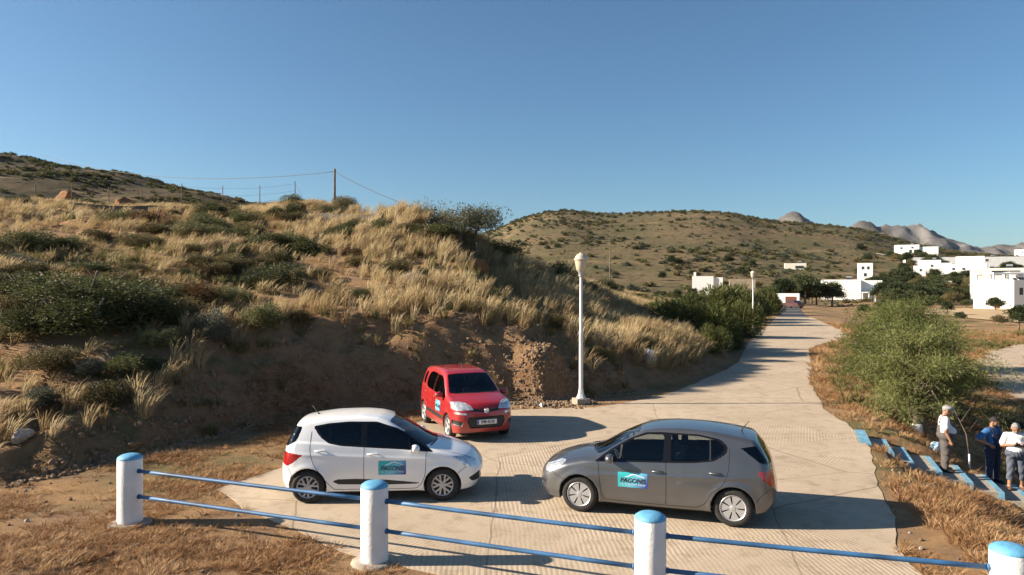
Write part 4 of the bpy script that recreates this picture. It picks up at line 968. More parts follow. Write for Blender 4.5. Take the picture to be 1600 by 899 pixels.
wire(top, (-0.5, 62, 9.0), .9, 'overhead cable sloping down from the utility pole towards the trees')

# thin pole standing in the brush behind the bank
tp = empty('thin_pole', (13.9, 100, hz(13.9, 100))); tag(tp, 'thin dark pole standing in the scrub behind the bank', 'pole')
MB().tube([(0, 0, -.3), (0, 0, 6.4)], [.09, .06], 8).build('shaft', M_WOOD, tp, smooth=True)
# ------------------------------------------------------------------ hills and mountains
def grid_mesh(name, xs, ys, zf, mat):
    A, B = np.meshgrid(xs, ys, indexing='ij'); Z = zf(A, B); ii = np.arange(A.size).reshape(A.shape)
    f = np.stack([ii[:-1, :-1], ii[1:, :-1], ii[1:, 1:], ii[:-1, 1:]], -1).reshape(-1, 4)
    o = obj(name, mesh_np(name, np.stack([A, B, Z], -1).reshape(-1, 3), f, mat)); o['kind'] = 'structure'; return o
def mat_hill(name, base, dark, pale, s=1.0, dots=True):
    m = bpy.data.materials.new(name); m.use_nodes = True; n, l = nt(m); b = n['Principled BSDF']; b.inputs['Roughness'].default_value = 1.0; b.inputs['Specular IOR Level'].default_value = 0.1
    g = n.new('ShaderNodeNewGeometry')
    def noise(sc, det=6, ro=.6, vec=None):
        t = n.new('ShaderNodeTexNoise'); t.inputs['Scale'].default_value = sc; t.inputs['Detail'].default_value = det; t.inputs['Roughness'].default_value = ro; l.new(vec or g.outputs['Position'], t.inputs['Vector']); return t.outputs['Fac']
    def rng_(v, a, b_):
        r = n.new('ShaderNodeMapRange'); r.inputs['From Min'].default_value = a; r.inputs['From Max'].default_value = b_; l.new(v, r.inputs['Value']); return r.outputs['Result']
    def mix(f, A, B):
        x = n.new('ShaderNodeMix'); x.data_type = 'RGBA'
        for s_, v in (('A', A), ('B', B)):
            if isinstance(v, tuple): x.inputs[s_].default_value = (*v, 1)
            else: l.new(v, x.inputs[s_])
        l.new(f, x.inputs['Factor']); return x.outputs['Result']
    c = mix(rng_(noise(.018 * s, 8, .62), .40, .60), base, dark)
    mp = n.new('ShaderNodeMapping'); mp.inputs['Scale'].default_value = (.25, .6, 3.2); l.new(g.outputs['Position'], mp.inputs[0])
    c = mix(rng_(noise(.045 * s, 5, .6, mp.outputs[0]), .56, .68), c, pale)
    if dots: c = mix(rng_(noise(.16 * s, 5, .75), .53, .62), c, tuple(.6 * v for v in dark))
    l.new(c, b.inputs['Base Color'])
    bp = n.new('ShaderNodeBump'); bp.inputs['Strength'].default_value = .8; bp.inputs['Distance'].default_value = 1.5 / s; l.new(noise(.2 * s, 7, .7), bp.inputs['Height']); l.new(bp.outputs[0], b.inputs['Normal'])
    return m
M_HILL = mat_hill('scrubby_hillside', (0.155, 0.112, 0.062), (0.098, 0.086, 0.042), (0.22, 0.155, 0.085))
M_HILL2 = mat_hill('dark_scrub_hillside', (0.115, 0.082, 0.047), (0.062, 0.053, 0.03), (0.21, 0.15, 0.085), 1.8)
M_ROCK = mat_hill('bare_grey_rock', (0.175, 0.165, 0.16), (0.105, 0.095, 0.085), (0.23, 0.215, 0.205), .35, False)
def crest(pts, D): return PC([((px - 800) / 1100 * D, CAM_H + (449.5 - py) / 1100 * D) for px, py in pts])
c1 = crest([(-300, 420), (300, 415), (600, 395), (720, 372), (775, 357), (830, 335), (880, 327), (940, 332), (1000, 331), (1080, 328), (1130, 331), (1200, 343), (1280, 350), (1340, 356), (1400, 372), (1440, 383), (1520, 396), (1700, 404), (2200, 410)], 700)
def hill_z(X, Y):
    XX = X * 700 / np.maximum(Y, 350) * sstep(0, 1, Y / 350) if False else X
    t = sstep(165, 720, Y); back = 1 - .5 * sstep(720, 1300, Y)
    z = np.maximum(c1(X * (700 / np.clip(Y, 420, 700))) * .955, 2) * t * back
    amp = sstep(200, 420, Y)
    return z + amp * (2.6 * fbm(X * .012, Y * .012, 5) + .6 * fbm(X * .08, Y * .08, 3)) * (1 - .8 * np.exp(-((Y - 650) / 130) ** 2)) - 3.2 * (1 - sstep(150, 240, Y))
hill = grid_mesh('hill', np.arange(-420, 1300, 6.0), np.arange(140, 1300, 6.0), hill_z, M_HILL)
c2 = crest([(-900, 225), (-400, 215), (-100, 232), (0, 241), (60, 250), (100, 262), (150, 268), (200, 275), (240, 284), (290, 299), (340, 306), (390, 315), (450, 335), (600, 375), (760, 410), (900, 440)], 260)
def hill2_z(X, Y):
    t = sstep(85, 262, Y); z = c2(X) * t * (1 - .4 * sstep(262, 420, Y)) + 6.0 * (1 - t) * sstep(75, 95, Y)
    return z + sstep(110, 200, Y) * (1.1 * fbm(X * .03, Y * .03, 5) + .3 * fbm(X * .2, Y * .2, 3)) - 6 * (1 - sstep(80, 130, Y)) - 14 * sstep(-60, -5, X) * (1 - sstep(180, 250, Y)) - 6 * sstep(-30, 10, X)
hillb = grid_mesh('hill', np.arange(-460, 40, 2.5), np.arange(80, 430, 3.0), hill2_z, M_HILL2)
c3 = crest([(900, 470), (1050, 400), (1150, 356), (1195, 345), (1215, 338), (1238, 331), (1262, 345), (1300, 362), (1330, 353), (1345, 349), (1358, 348), (1372, 354), (1392, 350), (1410, 349), (1432, 353), (1450, 360), (1480, 373), (1520, 382), (1560, 383), (1590, 379), (1640, 377), (1750, 386), (2100, 410)], 2500)
def mtn_z(X, Y):
    d = np.abs(Y - 2500) / 620; f = np.clip(1 - d, 0, 1) ** 1.25
    r = 1 - np.abs(fbm(X * .006, Y * .006, 5)) * 1.0
    return c3(X) * f * (1 - .30 * (1 - f) * 1) + (r - .72) * 120 * f * (1 - .72 * np.exp(-((Y - 2500) / 80) ** 2)) + (16 * fbm(X * .022, Y * .022, 5) - 10 * np.abs(fbm(X * .05 + 7, Y * .05, 4))) * f - 3
mtn = grid_mesh('mountain', np.arange(150, 3000, 11.0), np.arange(1850, 3150, 11.0), mtn_z, M_ROCK)

def surf(x, y):
    """top of whatever land lies at (x, y)"""
    X = np.array([x], float); Y = np.array([y], float); d = math.hypot(x, y); fr = float(sstep(160, 420, d))
    z = hz(x, y) * (1 - fr) - 2 * fr
    if 140 <= y <= 1300 and -420 <= x <= 1300: z = max(z, float(hill_z(X, Y)[0]))
    if 80 <= y <= 430 and -460 <= x <= 40: z = max(z, float(hill2_z(X, Y)[0]))
    return z

# ------------------------------------------------------------------ village houses
M_HW = mat_simple('white_render', (0.76, 0.75, 0.72), 0.9, var=0.04, vscale=.6); M_HC = mat_simple('cream_render', (0.70, 0.64, 0.54), 0.9, var=0.05, vscale=.6)
M_PANE = mat_simple('dark_window_pane', (0.03, 0.035, 0.045), 0.15); M_SHUT = mat_simple('brown_joinery', (0.16, 0.05, 0.03), 0.7); M_STONE = mat_simple('dry_stone', (0.30, 0.24, 0.17), 0.95, var=.3, vscale=1.5, bump=.6, bscale=6)
def house(name, label, px, d, zb, w, dep, h_, yaw, wins=(), mat=None, vols=(), parapet=.35, cat='house', pergola=None, doors=()):
    """front-left corner line: px is the picture column its middle was read at, d its distance; wins: (face, u, z, w, h)"""
    mat = mat or M_HW
    x = (px - 800) / 1100 * d
    o = empty(name, (x, d, zb), R(yaw)); tag(o, label, cat)
    def volume(lo, hi):
        MB().box((lo[0], lo[1], lo[2]), hi).build('wall', mat, o)
        t = .25
        if parapet:
            m = MB()
            for a, b in (((lo[0], lo[1]), (hi[0], lo[1] + t)), ((lo[0], hi[1] - t), (hi[0], hi[1])), ((lo[0], lo[1] + t), (lo[0] + t, hi[1] - t)), ((hi[0] - t, lo[1] + t), (hi[0], hi[1] - t))):
                m.box((a[0], a[1], hi[2] + .002), (b[0], b[1], hi[2] + parapet))
            m.build('parapet', mat, o)
    volume((-w / 2, 0, -5), (w / 2, dep, h_))
    for lo, hi in vols: volume(lo, hi)
    for it in list(wins) + [(*d_, 'door') for d_ in doors]:
        face, u, z, ww, hh = it[:5]; door = len(it) > 5
        off = it[5] if (len(it) > 5 and not door) else 0
        F_ = {'front': Matrix.Translation((u, 0, z)), 'left': Matrix.Translation((-w / 2, u, z)) @ Matrix.Rotation(R(-90), 4, 'Z'), 'right': Matrix.Translation((w / 2, u, z)) @ Matrix.Rotation(R(90), 4, 'Z')}[face]
        f = MB(); t = .09
        for lo, hi in (((-ww / 2 - t, -.06, -t), (ww / 2 + t, .04, 0)), ((-ww / 2 - t, -.05, hh), (ww / 2 + t, .04, hh + t)), ((-ww / 2 - t, -.05, 0), (-ww / 2, .04, hh)), ((ww / 2, -.05, 0), (ww / 2 + t, .04, hh))): f.box(lo, hi)
        q = f.build('door' if door else 'window', M_SHUT if door else mat, o); q.matrix_basis = F_
        MB().box((-ww / 2, -.025, 0), (ww / 2, .02, hh)).build('door_leaf' if door else 'pane', M_SHUT if door else M_PANE, q)
    if w > 7:                                    # rooftop water heater on its stand
        tk_ = empty('water_heater'); tk_.parent = o; tk_.location = (w * .22, dep * .5, h_)
        MB().lathe([(0, -.7), (.28, -.7), (.28, .7), (0, .7)], 14, Matrix.Translation((0, 0, 1.1)) @ Matrix.Rotation(R(90), 4, 'Y')).build('tank', M_GALV, tk_)
        MB().box((-.7, -1.1, .85), (.7, .1, .92), 0, Matrix.Translation((0, 0, .85)) @ Matrix.Rotation(R(35), 4, 'X') @ Matrix.Translation((0, 0, -.9))).build('solar_panel', M_PANE, tk_)
        for s in (-.6, .6): MB().box((s - .03, -.03, 0), (s + .03, .03, .85)).build('stand', M_GALV, tk_)
    if pergola:
        (x0, x1), (y0, y1), z0, z1, n_ = pergola
        pg = MB().box((x0, y0, z1 - .3), (x1, y1, z1)).build('pergola_roof', mat, o)
        for k in range(n_):
            u = x0 + .2 + (x1 - x0 - .4) * k / (n_ - 1)
            for v in (y0 + .2, y1 - .2): MB().box((u - .14, v - .14, z0), (u + .14, v + .14, z1 - .302)).build('pergola_post', mat, pg)
    return o
house('white_house', 'two-storey white house with brown door beside the dry field', 1614.5, 128.7, -1.2, 8.2, 9, 6.1, 10, [('front', -2.6, 3.7, .8, 1.3), ('front', -.6, 3.7, .8, 1.3), ('front', -3.0, .7, .8, 1.2), ('front', -1.4, .7, .8, 1.2)], doors=[('left', 3.6, 0.0, 1.0, 2.1)], pergola=((-4.0, 6), (4.5, 8.7), 6.1, 7.9, 4))
house('terrace_house', 'cream flat-roofed house with a wide dark veranda opening', 1560, 185, 2.2, 12, 5, 6.4, -30, [('front', 1.6, 4.9, 6.2, 1.2), ('front', -4, 4.9, 1.0, .9)], M_HC)
house('white_house', 'white house with brown shutters cut by the picture edge behind the pergola', 1606, 165, 1.0, 7, 6, 6.2, -20, [('front', -1.2, 3.6, 1.0, 1.6), ('front', -2.6, 3.6, .8, 1.5)])
house('white_house', 'stepped white house of two stacked volumes with a shaded blank side wall', 1505, 280, 9.5, 15.5, 5, 3.4, -36, [('front', -3.2, 1.3, 1.1, .9), ('front', 0.2, 1.3, 1.1, .9)], vols=[((-2.6, 1.0, 3.4), (7.0, 5.5, 6.4))])
house('boundary_building', 'very long low white building along the slope below the far mountains', 1512, 332, 15.2, 52, 6, 2.7, -14, [('front', -14, 1, 1.2, 1.0), ('front', 8, 1, 1.2, 1.0)])
house('white_house', 'white block with a small window left of the stepped house', 1452, 300, 10.8, 8.5, 4, 4.4, -30, [('front', 1, 1.8, 1, 1)])
house('white_house', 'white house high on the hill flank with a row of arched dark openings', 1417, 440, 24.6, 13.5, 5, 5.6, -26, [('front', 2.0, .8, 1.6, 2.0), ('front', 4.6, .8, 1.6, 2.0), ('front', -3, 3.4, 1.2, 1.1), ('front', 3, 3.6, 1.2, 1.0)], vols=[((6.5, 1, -5), (17, 5, 4.2))])
house('small_white_house', 'small plain white house just below the hill flank house', 1381, 405, 20.4, 7, 4, 3.0, -24, [('front', 1.2, 1, .9, .9)])
house('white_house', 'two-storey white house with shaded balcony behind the dark trees', 1314, 206, -.6, 10.5, 5, 6.4, -22, [('front', -.6, 4.2, .9, 1.1), ('front', -3.4, 4.2, .9, 1.1)], vols=[((5.25, 1.5, -5), (11, 5, 3.0)), ((5.25, 2.5, 3.0), (11, 5, 6.2))], pergola=((5.4, 10.8), (-.4, 1.4), .2, 3.2, 4))
house('cream_house', 'cream cube of a house with an open dark loggia on the hillside', 1243, 300, 10.4, 8.6, 4, 3.5, -18, [('front', 1.6, 1.5, 3.4, 1.2)], M_HC)
house('low_white_house', 'low white house with chimney among the fields left of the road', 1098, 205, 3.8, 6, 5, 3.0, -16, [], vols=[((-2.6, 1, 3.0), (-1.9, 1.8, 4.2)), ((3, .5, -5), (5.6, 6, 2.6))])
house('grey_house', 'low grey-walled house with white roof edge left of the road', 1160, 198, 3.4, 7, 5, 2.5, -16, [], M_STONE)
house('small_white_house', 'small white house with two dark windows standing alone on the hill foot', 1108, 345, 14.5, 7, 5, 2.8, -18, [('front', 1.2, .8, 1, 1.1), ('front', -1.2, .8, 1, 1.1)], vols=[((-12, 1, -5), (-9.4, 4, 2.0))])
house('low_white_house', 'long low white annex with open porch between two bushes', 1409, 190, -1.2, 8.6, 4, 2.6, -26, [('front', 2.2, .1, 1.6, 2.1), ('front', -1.6, .9, 1, 1)])
house('low_white_house', 'small cream house with sloping awning in the orchard', 1471, 224, 2.2, 5.8, 5, 3.4, -28, [('front', -.8, 1.2, 1.0, .9)], M_HC)
house('garage', 'white garage wall at the end of the asphalt road', 1231, 152, -.2, 4.6, 4, 2.4, -24, [], doors=[('front', .6, 0, 2.0, 2.0)], cat='garage')
house('far_house', 'tiny white house on the plateau near the picture edge', 1595, 620, 33, 9, 6, 4.0, -34, [('front', 1, 1.4, 1, 1)])
house('small_white_house', 'small white cube with one window below the stepped house', 1437, 290, 9.5, 4.2, 4, 3.0, -28, [('front', .4, 1.0, .9, 1.0)])
house('small_white_house', 'narrow white two-storey house above the orchard', 1352, 262, 7.2, 5.0, 4, 5.4, -24, [('front', -.8, 3.4, .9, 1.1), ('front', 1.0, 3.4, .9, 1.1), ('front', 0, .8, 1.0, 1.2)])
house('cream_house', 'cream house with three dark windows near the top of the orchard', 1540, 240, 6.4, 8.6, 5, 3.6, -34, [('front', -2.4, 1.2, 1, 1.1), ('front', 0, 1.2, 1, 1.1), ('front', 2.4, 1.2, 1, 1.1)], M_HC)
house('low_white_house', 'low white outbuilding with a dark doorway under the far long building', 1474, 306, 11.6, 6.5, 4, 2.6, -30, [('front', 1.4, 0, 1.1, 2.0)])
def low_wall(label, a, b, h_, th, mat, n_=12, name='low_wall'):
    """wall following the land; built of coursed blocks"""
    a = Vector(a); b = Vector(b); d = (b - a); L_ = d.length; o = empty(name, (a.x, a.y, 0), math.atan2(d.y, d.x)); tag(o, label, 'wall')
    for k in range(n_):
        u0, u1 = L_ * k / n_, L_ * (k + 1) / n_; p = a.lerp(b, k / n_); q = a.lerp(b, (k + 1) / n_); z0 = surf(p.x, p.y); z1 = surf(q.x, q.y)
        MB().poly([(u0 + .008, z0 - .6), (u1 - .008, z1 - .6), (u1 - .008, z1 + h_), (u0 + .008, z0 + h_)], th, Matrix.Translation((0, th / 2, 0)) @ Matrix.Rotation(R(90), 4, 'X')).build('wall_panel', mat, o)
low_wall('white garden wall in front of the orchard house', (98, 186), (119, 190), 1.3, .3, M_HW, 6)
low_wall('tan retaining wall below the stepped white house', (158, 262), (172, 268), 1.8, .4, M_HC, 5)
M_GREYW = mat_simple('grey_block_wall', (0.10, 0.095, 0.09), .95, var=.2, vscale=1.2, bump=.4, bscale=8)
low_wall('low grey block wall half hidden in tall grass near the hill crest', (-27, 43.0), (-20.0, 43.6), .45, .25, M_GREYW, 6)
low_wall('low grey block wall running down behind the shrubs', (-12.6, 42.2), (-7.2, 39.2), .38, .25, M_GREYW, 6)
low_wall('short grey wall behind dark bushes on the right shoulder', (.9, 44), (3.4, 43.6), .8, .25, M_GREYW, 3)
# parked car at the end of the road: small, distant
pc = empty('parked_car', (52.5, 131.5, .03), R(112)); tag(pc, 'dark maroon car parked at the far end of the road', 'car')
M_MAR = mat_paint('maroon_paint', (0.07, 0.02, 0.025), .3, .3)
pr = [(-2.0, .3), (-2.0, .75), (-1.85, .95), (-1.3, 1.0), (-.8, 1.38), (.5, 1.42), (1.1, 1.0), (1.9, .85), (2.05, .6), (2.05, .3)]
MB().poly(pr, 1.6, Matrix.Translation((0, .8, 0)) @ Matrix.Rotation(R(90), 4, 'X')).build('body', M_MAR, pc)
MB().poly([(-.95, 1.02), (-.68, 1.32), (.42, 1.36), (.92, 1.02)], 1.62, Matrix.Translation((0, .81, 0)) @ Matrix.Rotation(R(90), 4, 'X')).build('side_windows', M_PANE, pc)
for a in (-1.25, 1.25):
    for s in (-1, 1): MB().lathe([(0, -.1), (.31, -.1), (.31, .1), (0, .1)], 18, Matrix.Rotation(R(90), 4, 'X')).build('wheel', M_RUB, pc, (a, .74 * s, .31))
# dirt track in the valley
M_TRACK = mat_simple('pale_track', (0.36, 0.28, 0.20), .95, var=.15, vscale=1.5, bump=.4, bscale=8)
cl = chaikin([(24, 24), (26.5, 32), (29.5, 41), (34.5, 50), (42, 58), (55, 66), (80, 74)], 3, False); tn = np.gradient(cl, axis=0); tn /= np.linalg.norm(tn, axis=1)[:, None]; nn = np.stack([-tn[:, 1], tn[:, 0]], -1)
V = []
for u in np.linspace(-1.5, 1.5, 7):
    q = cl + nn * (u + (.15 * fbm(cl[:, 0], cl[:, 1] + u, 3))[:, None]); V.append(np.column_stack([q, height(q[:, 0], q[:, 1]) + .05]))
nL = len(cl); fa = np.array([(r_ * nL + i, r_ * nL + i + 1, (r_ + 1) * nL + i + 1, (r_ + 1) * nL + i) for r_ in range(6) for i in range(nL - 1)])
tk = obj('dirt_track', mesh_np('dirt_track', np.vstack(V), fa, M_TRACK)); tk['kind'] = 'structure'
# harvested field in front of the white house
M_FIELD = mat_simple('stubble_field', (0.40, 0.28, 0.15), .95, var=.15, vscale=.4, bump=.5, bscale=5)
fx = np.arange(66, 112, 1.2); fy = np.arange(92, 131, 1.2)
fl2 = grid_mesh('stubble_field', np.arange(8, 34, 1.2), np.arange(92, 150, 1.2), lambda A, B: height(A, B) + .15, M_FIELD)
fl = grid_mesh('stubble_field', fx, fy, lambda A, B: height(A, B) + .12, M_FIELD)
# ------------------------------------------------------------------ rocks, rubble, litter, wire fence on the crest
M_BARK = mat_simple('grey_bark', (0.14, 0.105, 0.08), .95, var=.3, vscale=6, bump=.6, bscale=25)
def rock_mesh(name, seed, mat, sub=3, amp=.28):
    bm = bmesh.new(); bmesh.ops.create_icosphere(bm, subdivisions=sub, radius=.5); rg = np.random.default_rng(seed); o = rg.uniform(0, 50, 3)
    P = np.array([v.co[:] for v in bm.verts]); n_ = fbm(P[:, 0] * 2.2 + o[0] + P[:, 2] * 1.3, P[:, 1] * 2.2 + o[1] - P[:, 2] * 1.7, 4)
    for v, k in zip(bm.verts, n_): v.co *= 1 + amp * 2 * float(k)
    for k in range(7):
        d = Vector(rg.normal(size=3)).normalized(); off = rg.uniform(.30, .42)
        for v in bm.verts:
            e = v.co.dot(d) - off
            if e > 0: v.co -= d * e * .9
    me = bpy.data.meshes.new(name); bm.to_mesh(me); bm.free(); me.materials.append(mat); return me
M_ROCKO = mat_simple('orange_rock', (0.24, 0.115, 0.05), .95, var=.35, vscale=3, bump=.8, bscale=9); M_ROCKG = mat_simple('grey_rock', (0.15, 0.12, 0.10), .95, var=.3, vscale=3, bump=.8, bscale=9)
M_ROCKP = mat_simple('pale_stone', (0.33, 0.29, 0.245), .95, var=.2, vscale=4, bump=.7, bscale=9); M_EARTH = mat_simple('crumbled_earth', (0.24, 0.155, 0.09), .95, var=.3, vscale=7, bump=.8, bscale=20)
def rock(label, x, y, s, mat, seed, sink=.3, name='boulder'):
    o = obj(name, rock_mesh(name, seed, mat), None, (x, y, hz(x, y) + s[2] * (.5 - sink)), (0, 0, seed)); o.scale = s; tag(o, label, 'rock'); return o
rock('orange-brown boulder at the end of the wire fence', -1.75, 35.6, (1.15, 1.0, 1.4), M_ROCKO, 3, .15)
rock('flat grey boulder half buried in the tall grass', -4.3, 29.8, (2.4, 1.6, .8), M_ROCKG, 8, .35)
rock('dark reddish boulder on the crest left of the low wall', -31.5, 50, (2.0, 1.6, 1.6), M_ROCKO, 12, .15)
rock('second reddish boulder on the crest behind the low wall', -27.5, 50, (1.7, 1.4, 1.2), M_ROCKO, 15, .1)
rock('pale whitish stone block in the brown ground at the foot of the slope', -10.6, 15.2, (.6, .4, .36), M_ROCKP, 21, .3, 'stone')
rock('long pale slab stone beside the dirt track', 37.5, 48, (2.2, 1.2, .7), M_ROCKP, 22, .3, 'stone')
PEB = [rock_mesh('pebble', 200 + k, m_, 1) for k, m_ in enumerate((M_EARTH, M_EARTH, M_ROCKG, M_ROCKP))]
# white litter
M_BAG = mat_simple('white_plastic', (0.72, 0.73, 0.74), .4, bump=.5, bscale=9); M_BAGB = mat_simple('pale_blue_plastic', (0.42, 0.56, 0.66), .4, bump=.5, bscale=9)
def litter(name, label, x, y, s, mat, seed, z=None):
    o = obj(name, rock_mesh(name, seed, mat, 3, .5), None, (x, y, (hz(x, y) if z is None else z) + s[2] * .35), (.2, .1, seed)); o.scale = s; tag(o, label, 'bag')
litter('plastic_bag', 'crumpled white plastic bag caught in the grass of the bank', 5.55, 28.4, (.62, .4, .62), M_BAG, 31)
litter('plastic_bag', 'small white scrap of plastic on the rubble left of the lamp', .95, 22.75, (.22, .15, .12), M_BAG, 33)
litter('plastic_bag', 'pale blue plastic bag lying behind the man in the cap', 11.35, 18.75, (.5, .35, .42), M_BAGB, 35)
# wire fence
M_RUST = mat_simple('rusty_iron', (0.10, 0.05, 0.03), .85, var=.3, vscale=8)
wf = empty('wire_fence', (0, 46, 0)); tag(wf, 'wire fence on thin iron posts along the grassy hill crest', 'fence')
tops = []
for px, d_, h_, ln in ((-60, 47, 1.5, 0), (-2, 47, 1.5, 0), (55, 47, 1.5, 0), (112, 47, 1.5, 0), (170, 47, 1.5, 0), (221, 47, 1.5, 0), (284, 47.5, 1.9, 0), (348, 48, 1.8, 0), (406, 48, 1.7, 0), (461, 48, 1.7, 0), (489, 48, 1.4, 0), (515, 48, 1.3, 0), (535, 47.5, 1.5, -.3), (559, 46.5, 1.7, .16), (572, 46, 1.5, 0), (591, 44.5, 1.6, 0), (612, 43, 1.9, 0), (640, 41.5, 1.6, 0), (665, 40, 1.8, 0), (690, 39, 1.5, 0), (720, 38, 1.7, 0), (745, 37.3, 1.4, 0)):
    x_ = (px - 800) / 1100 * d_; z_ = hz(x_, d_); w_ = .05 if px > 520 else .028
    MB().tube([(x_, d_ - 46, z_ - .3), (x_ + ln * h_, d_ - 46, z_ + h_)], [w_, w_ * .9], 6).build('post', M_WOOD if px > 520 else M_RUST, wf, smooth=True); tops.append((x_, d_ - 46, z_, h_))
for (a, b) in zip(tops, tops[1:]):
    for fr in (.35, .62, .9): MB().tube([(a[0], a[1], a[2] + a[3] * fr), ((a[0] + b[0]) / 2, (a[1] + b[1]) / 2, (a[2] + a[3] * fr + b[2] + b[3] * fr) / 2 - .03), (b[0], b[1], b[2] + b[3] * fr)], .006, 4).build('wire', M_RUST, wf, smooth=True)
# sapling with a whitewashed stem
sp = empty('sapling', (12.75, 19.6, hz(12.75, 19.6))); tag(sp, 'bare leaning sapling with whitewashed lower stem behind the men', 'sapling')
MB().tube([(0, 0, -.2), (-.02, 0, .55)], [.028, .024], 8).build('whitewashed_stem', M_WASH, sp, smooth=True)
tr_ = MB().tube([(-.02, 0, .55), (-.10, 0, 1.1), (-.32, .05, 1.6), (-.55, .05, 2.0)], [.022, .018, .013, .005], 7).build('trunk', M_BARK, sp, smooth=True)
for a in ((-.10, 1.1, .25, 1.5), (-.25, 1.45, .1, 1.9), (-.3, 1.55, -.65, 1.75)): MB().tube([(a[0], 0, a[1]), (a[2], .05, a[3])], [.01, .004], 5).build('twig', M_BARK, tr_, smooth=True)
# ------------------------------------------------------------------ plants
def leaf_cloud(centers, sizes, ln, wd, up=0.35, rg=None, spread=1.0, normals=None, droop=0.0):
    """one small pointed leaf (two triangles) per centre"""
    rg = rg or rng; n_ = len(centers)
    d = rg.normal(size=(n_, 3)) * spread
    if normals is not None: d = d + normals * 1.2
    d[:, 2] += up - droop; d /= np.linalg.norm(d, axis=1)[:, None]
    r = rg.normal(size=(n_, 3)); s = np.cross(d, r); s /= np.linalg.norm(s, axis=1)[:, None]
    L_ = (ln * sizes)[:, None]; W_ = (wd * sizes)[:, None]
    V = np.stack([centers, centers + d * L_ * .5 + s * W_, centers + d * L_, centers + d * L_ * .5 - s * W_], 1).reshape(-1, 3)
    return V, np.arange(n_ * 4).reshape(-1, 4)
def tris_join(parts):
    V = []; F = []; M = []; o = 0
    for v, f, m in parts: V.append(v); F.append(np.asarray(f) + o); M.append(np.full(len(f), m)); o += len(v)
    return np.vstack(V), np.vstack(F), np.concatenate(M)
M_GREEN = mat_foliage('dark_green_leaves', [(0.055, 0.064, 0.024), (0.10, 0.108, 0.04), (0.155, 0.155, 0.064)])
M_OLIVE = mat_foliage('olive_brown_leaves', [(0.065, 0.055, 0.022), (0.13, 0.108, 0.042), (0.20, 0.16, 0.07)])
M_GREYL = mat_foliage('grey_green_leaves', [(0.055, 0.06, 0.038), (0.10, 0.105, 0.07), (0.16, 0.16, 0.115)])
M_BROWN = mat_foliage('rusty_brown_leaves', [(0.055, 0.03, 0.014), (0.11, 0.06, 0.026), (0.17, 0.095, 0.04)])
M_BROOM = mat_foliage('broom_green', [(0.04, 0.05, 0.014), (0.08, 0.092, 0.024), (0.13, 0.135, 0.04)])
M_TAM = mat_foliage('tamarisk_green', [(0.075, 0.088, 0.024), (0.135, 0.15, 0.045), (0.21, 0.218, 0.08)], transl=.36)
M_TREE = mat_foliage('village_tree_green', [(0.022, 0.032, 0.012), (0.045, 0.058, 0.02), (0.075, 0.085, 0.032)])
M_DRYG = mat_foliage('dry_grass_blades', [(0.25, 0.17, 0.08), (0.43, 0.32, 0.165), (0.58, 0.47, 0.28)], scale=.35, transl=.35)
M_STRAW = mat_foliage('rusty_straw', [(0.21, 0.105, 0.045), (0.36, 0.205, 0.095), (0.48, 0.33, 0.175)], scale=.5, transl=.25)
M_WEED = mat_foliage('green_weeds', [(0.10, 0.095, 0.03), (0.16, 0.145, 0.05), (0.26, 0.215, 0.09)], scale=.5, transl=.3)
def shrub_mesh(name, seed, mat, n_leaf=4200, lobes=9, ln=.055, wd=.013, up=.35, upright=False):
    """unit shrub: about 1 wide, z from 0 to about 1 (scaled on placing)"""
    rg = np.random.default_rng(seed); cs = []; rs = []
    for k in range(lobes):
        a = rg.uniform(0, 2 * math.pi); r = (.30 if lobes < 13 else .38) * math.sqrt(rg.uniform()); cs.append((r * math.cos(a), r * math.sin(a), rg.uniform(.25, .62) - r * .5)); rs.append(rg.uniform(.17, .30) * (1 if lobes < 13 else .74))
    cs = np.array(cs); rs = np.array(rs); pk = rg.choice(lobes, n_leaf, p=rs ** 2 / (rs ** 2).sum())
    v = rg.normal(size=(n_leaf, 3)); v /= np.linalg.norm(v, axis=1)[:, None]; rad = rs[pk] * (1 - .45 * rg.uniform(size=n_leaf) ** 2.2) * (1 + .18 * np.sin(7 * v[:, 0] + 3 * pk) * np.sin(6 * v[:, 2]))
    c = cs[pk] + v * rad[:, None] * np.array([1, 1, 1.35]); keep = c[:, 2] > 0.0; c = c[keep]; v = v[keep]
    V, F_ = leaf_cloud(c, rg.uniform(.6, 1.5, len(c)), ln, wd, up, rg, .7, v)
    return mesh_np(name, V, F_, mat, False)
def stem_mesh(name, seed, h_=.7):
    rg = np.random.default_rng(seed); m = MB()
    for k in range(6):
        a = rg.uniform(0, 6.28); m.tube([(0, 0, -.15), (.08 * math.cos(a), .08 * math.sin(a), h_ * .3), (.26 * math.cos(a), .26 * math.sin(a), h_)], [.02, .014, .006], 5)
    return m.build(name, M_BARK, data=True, smooth=True)
STEM = stem_mesh('stems', 5)
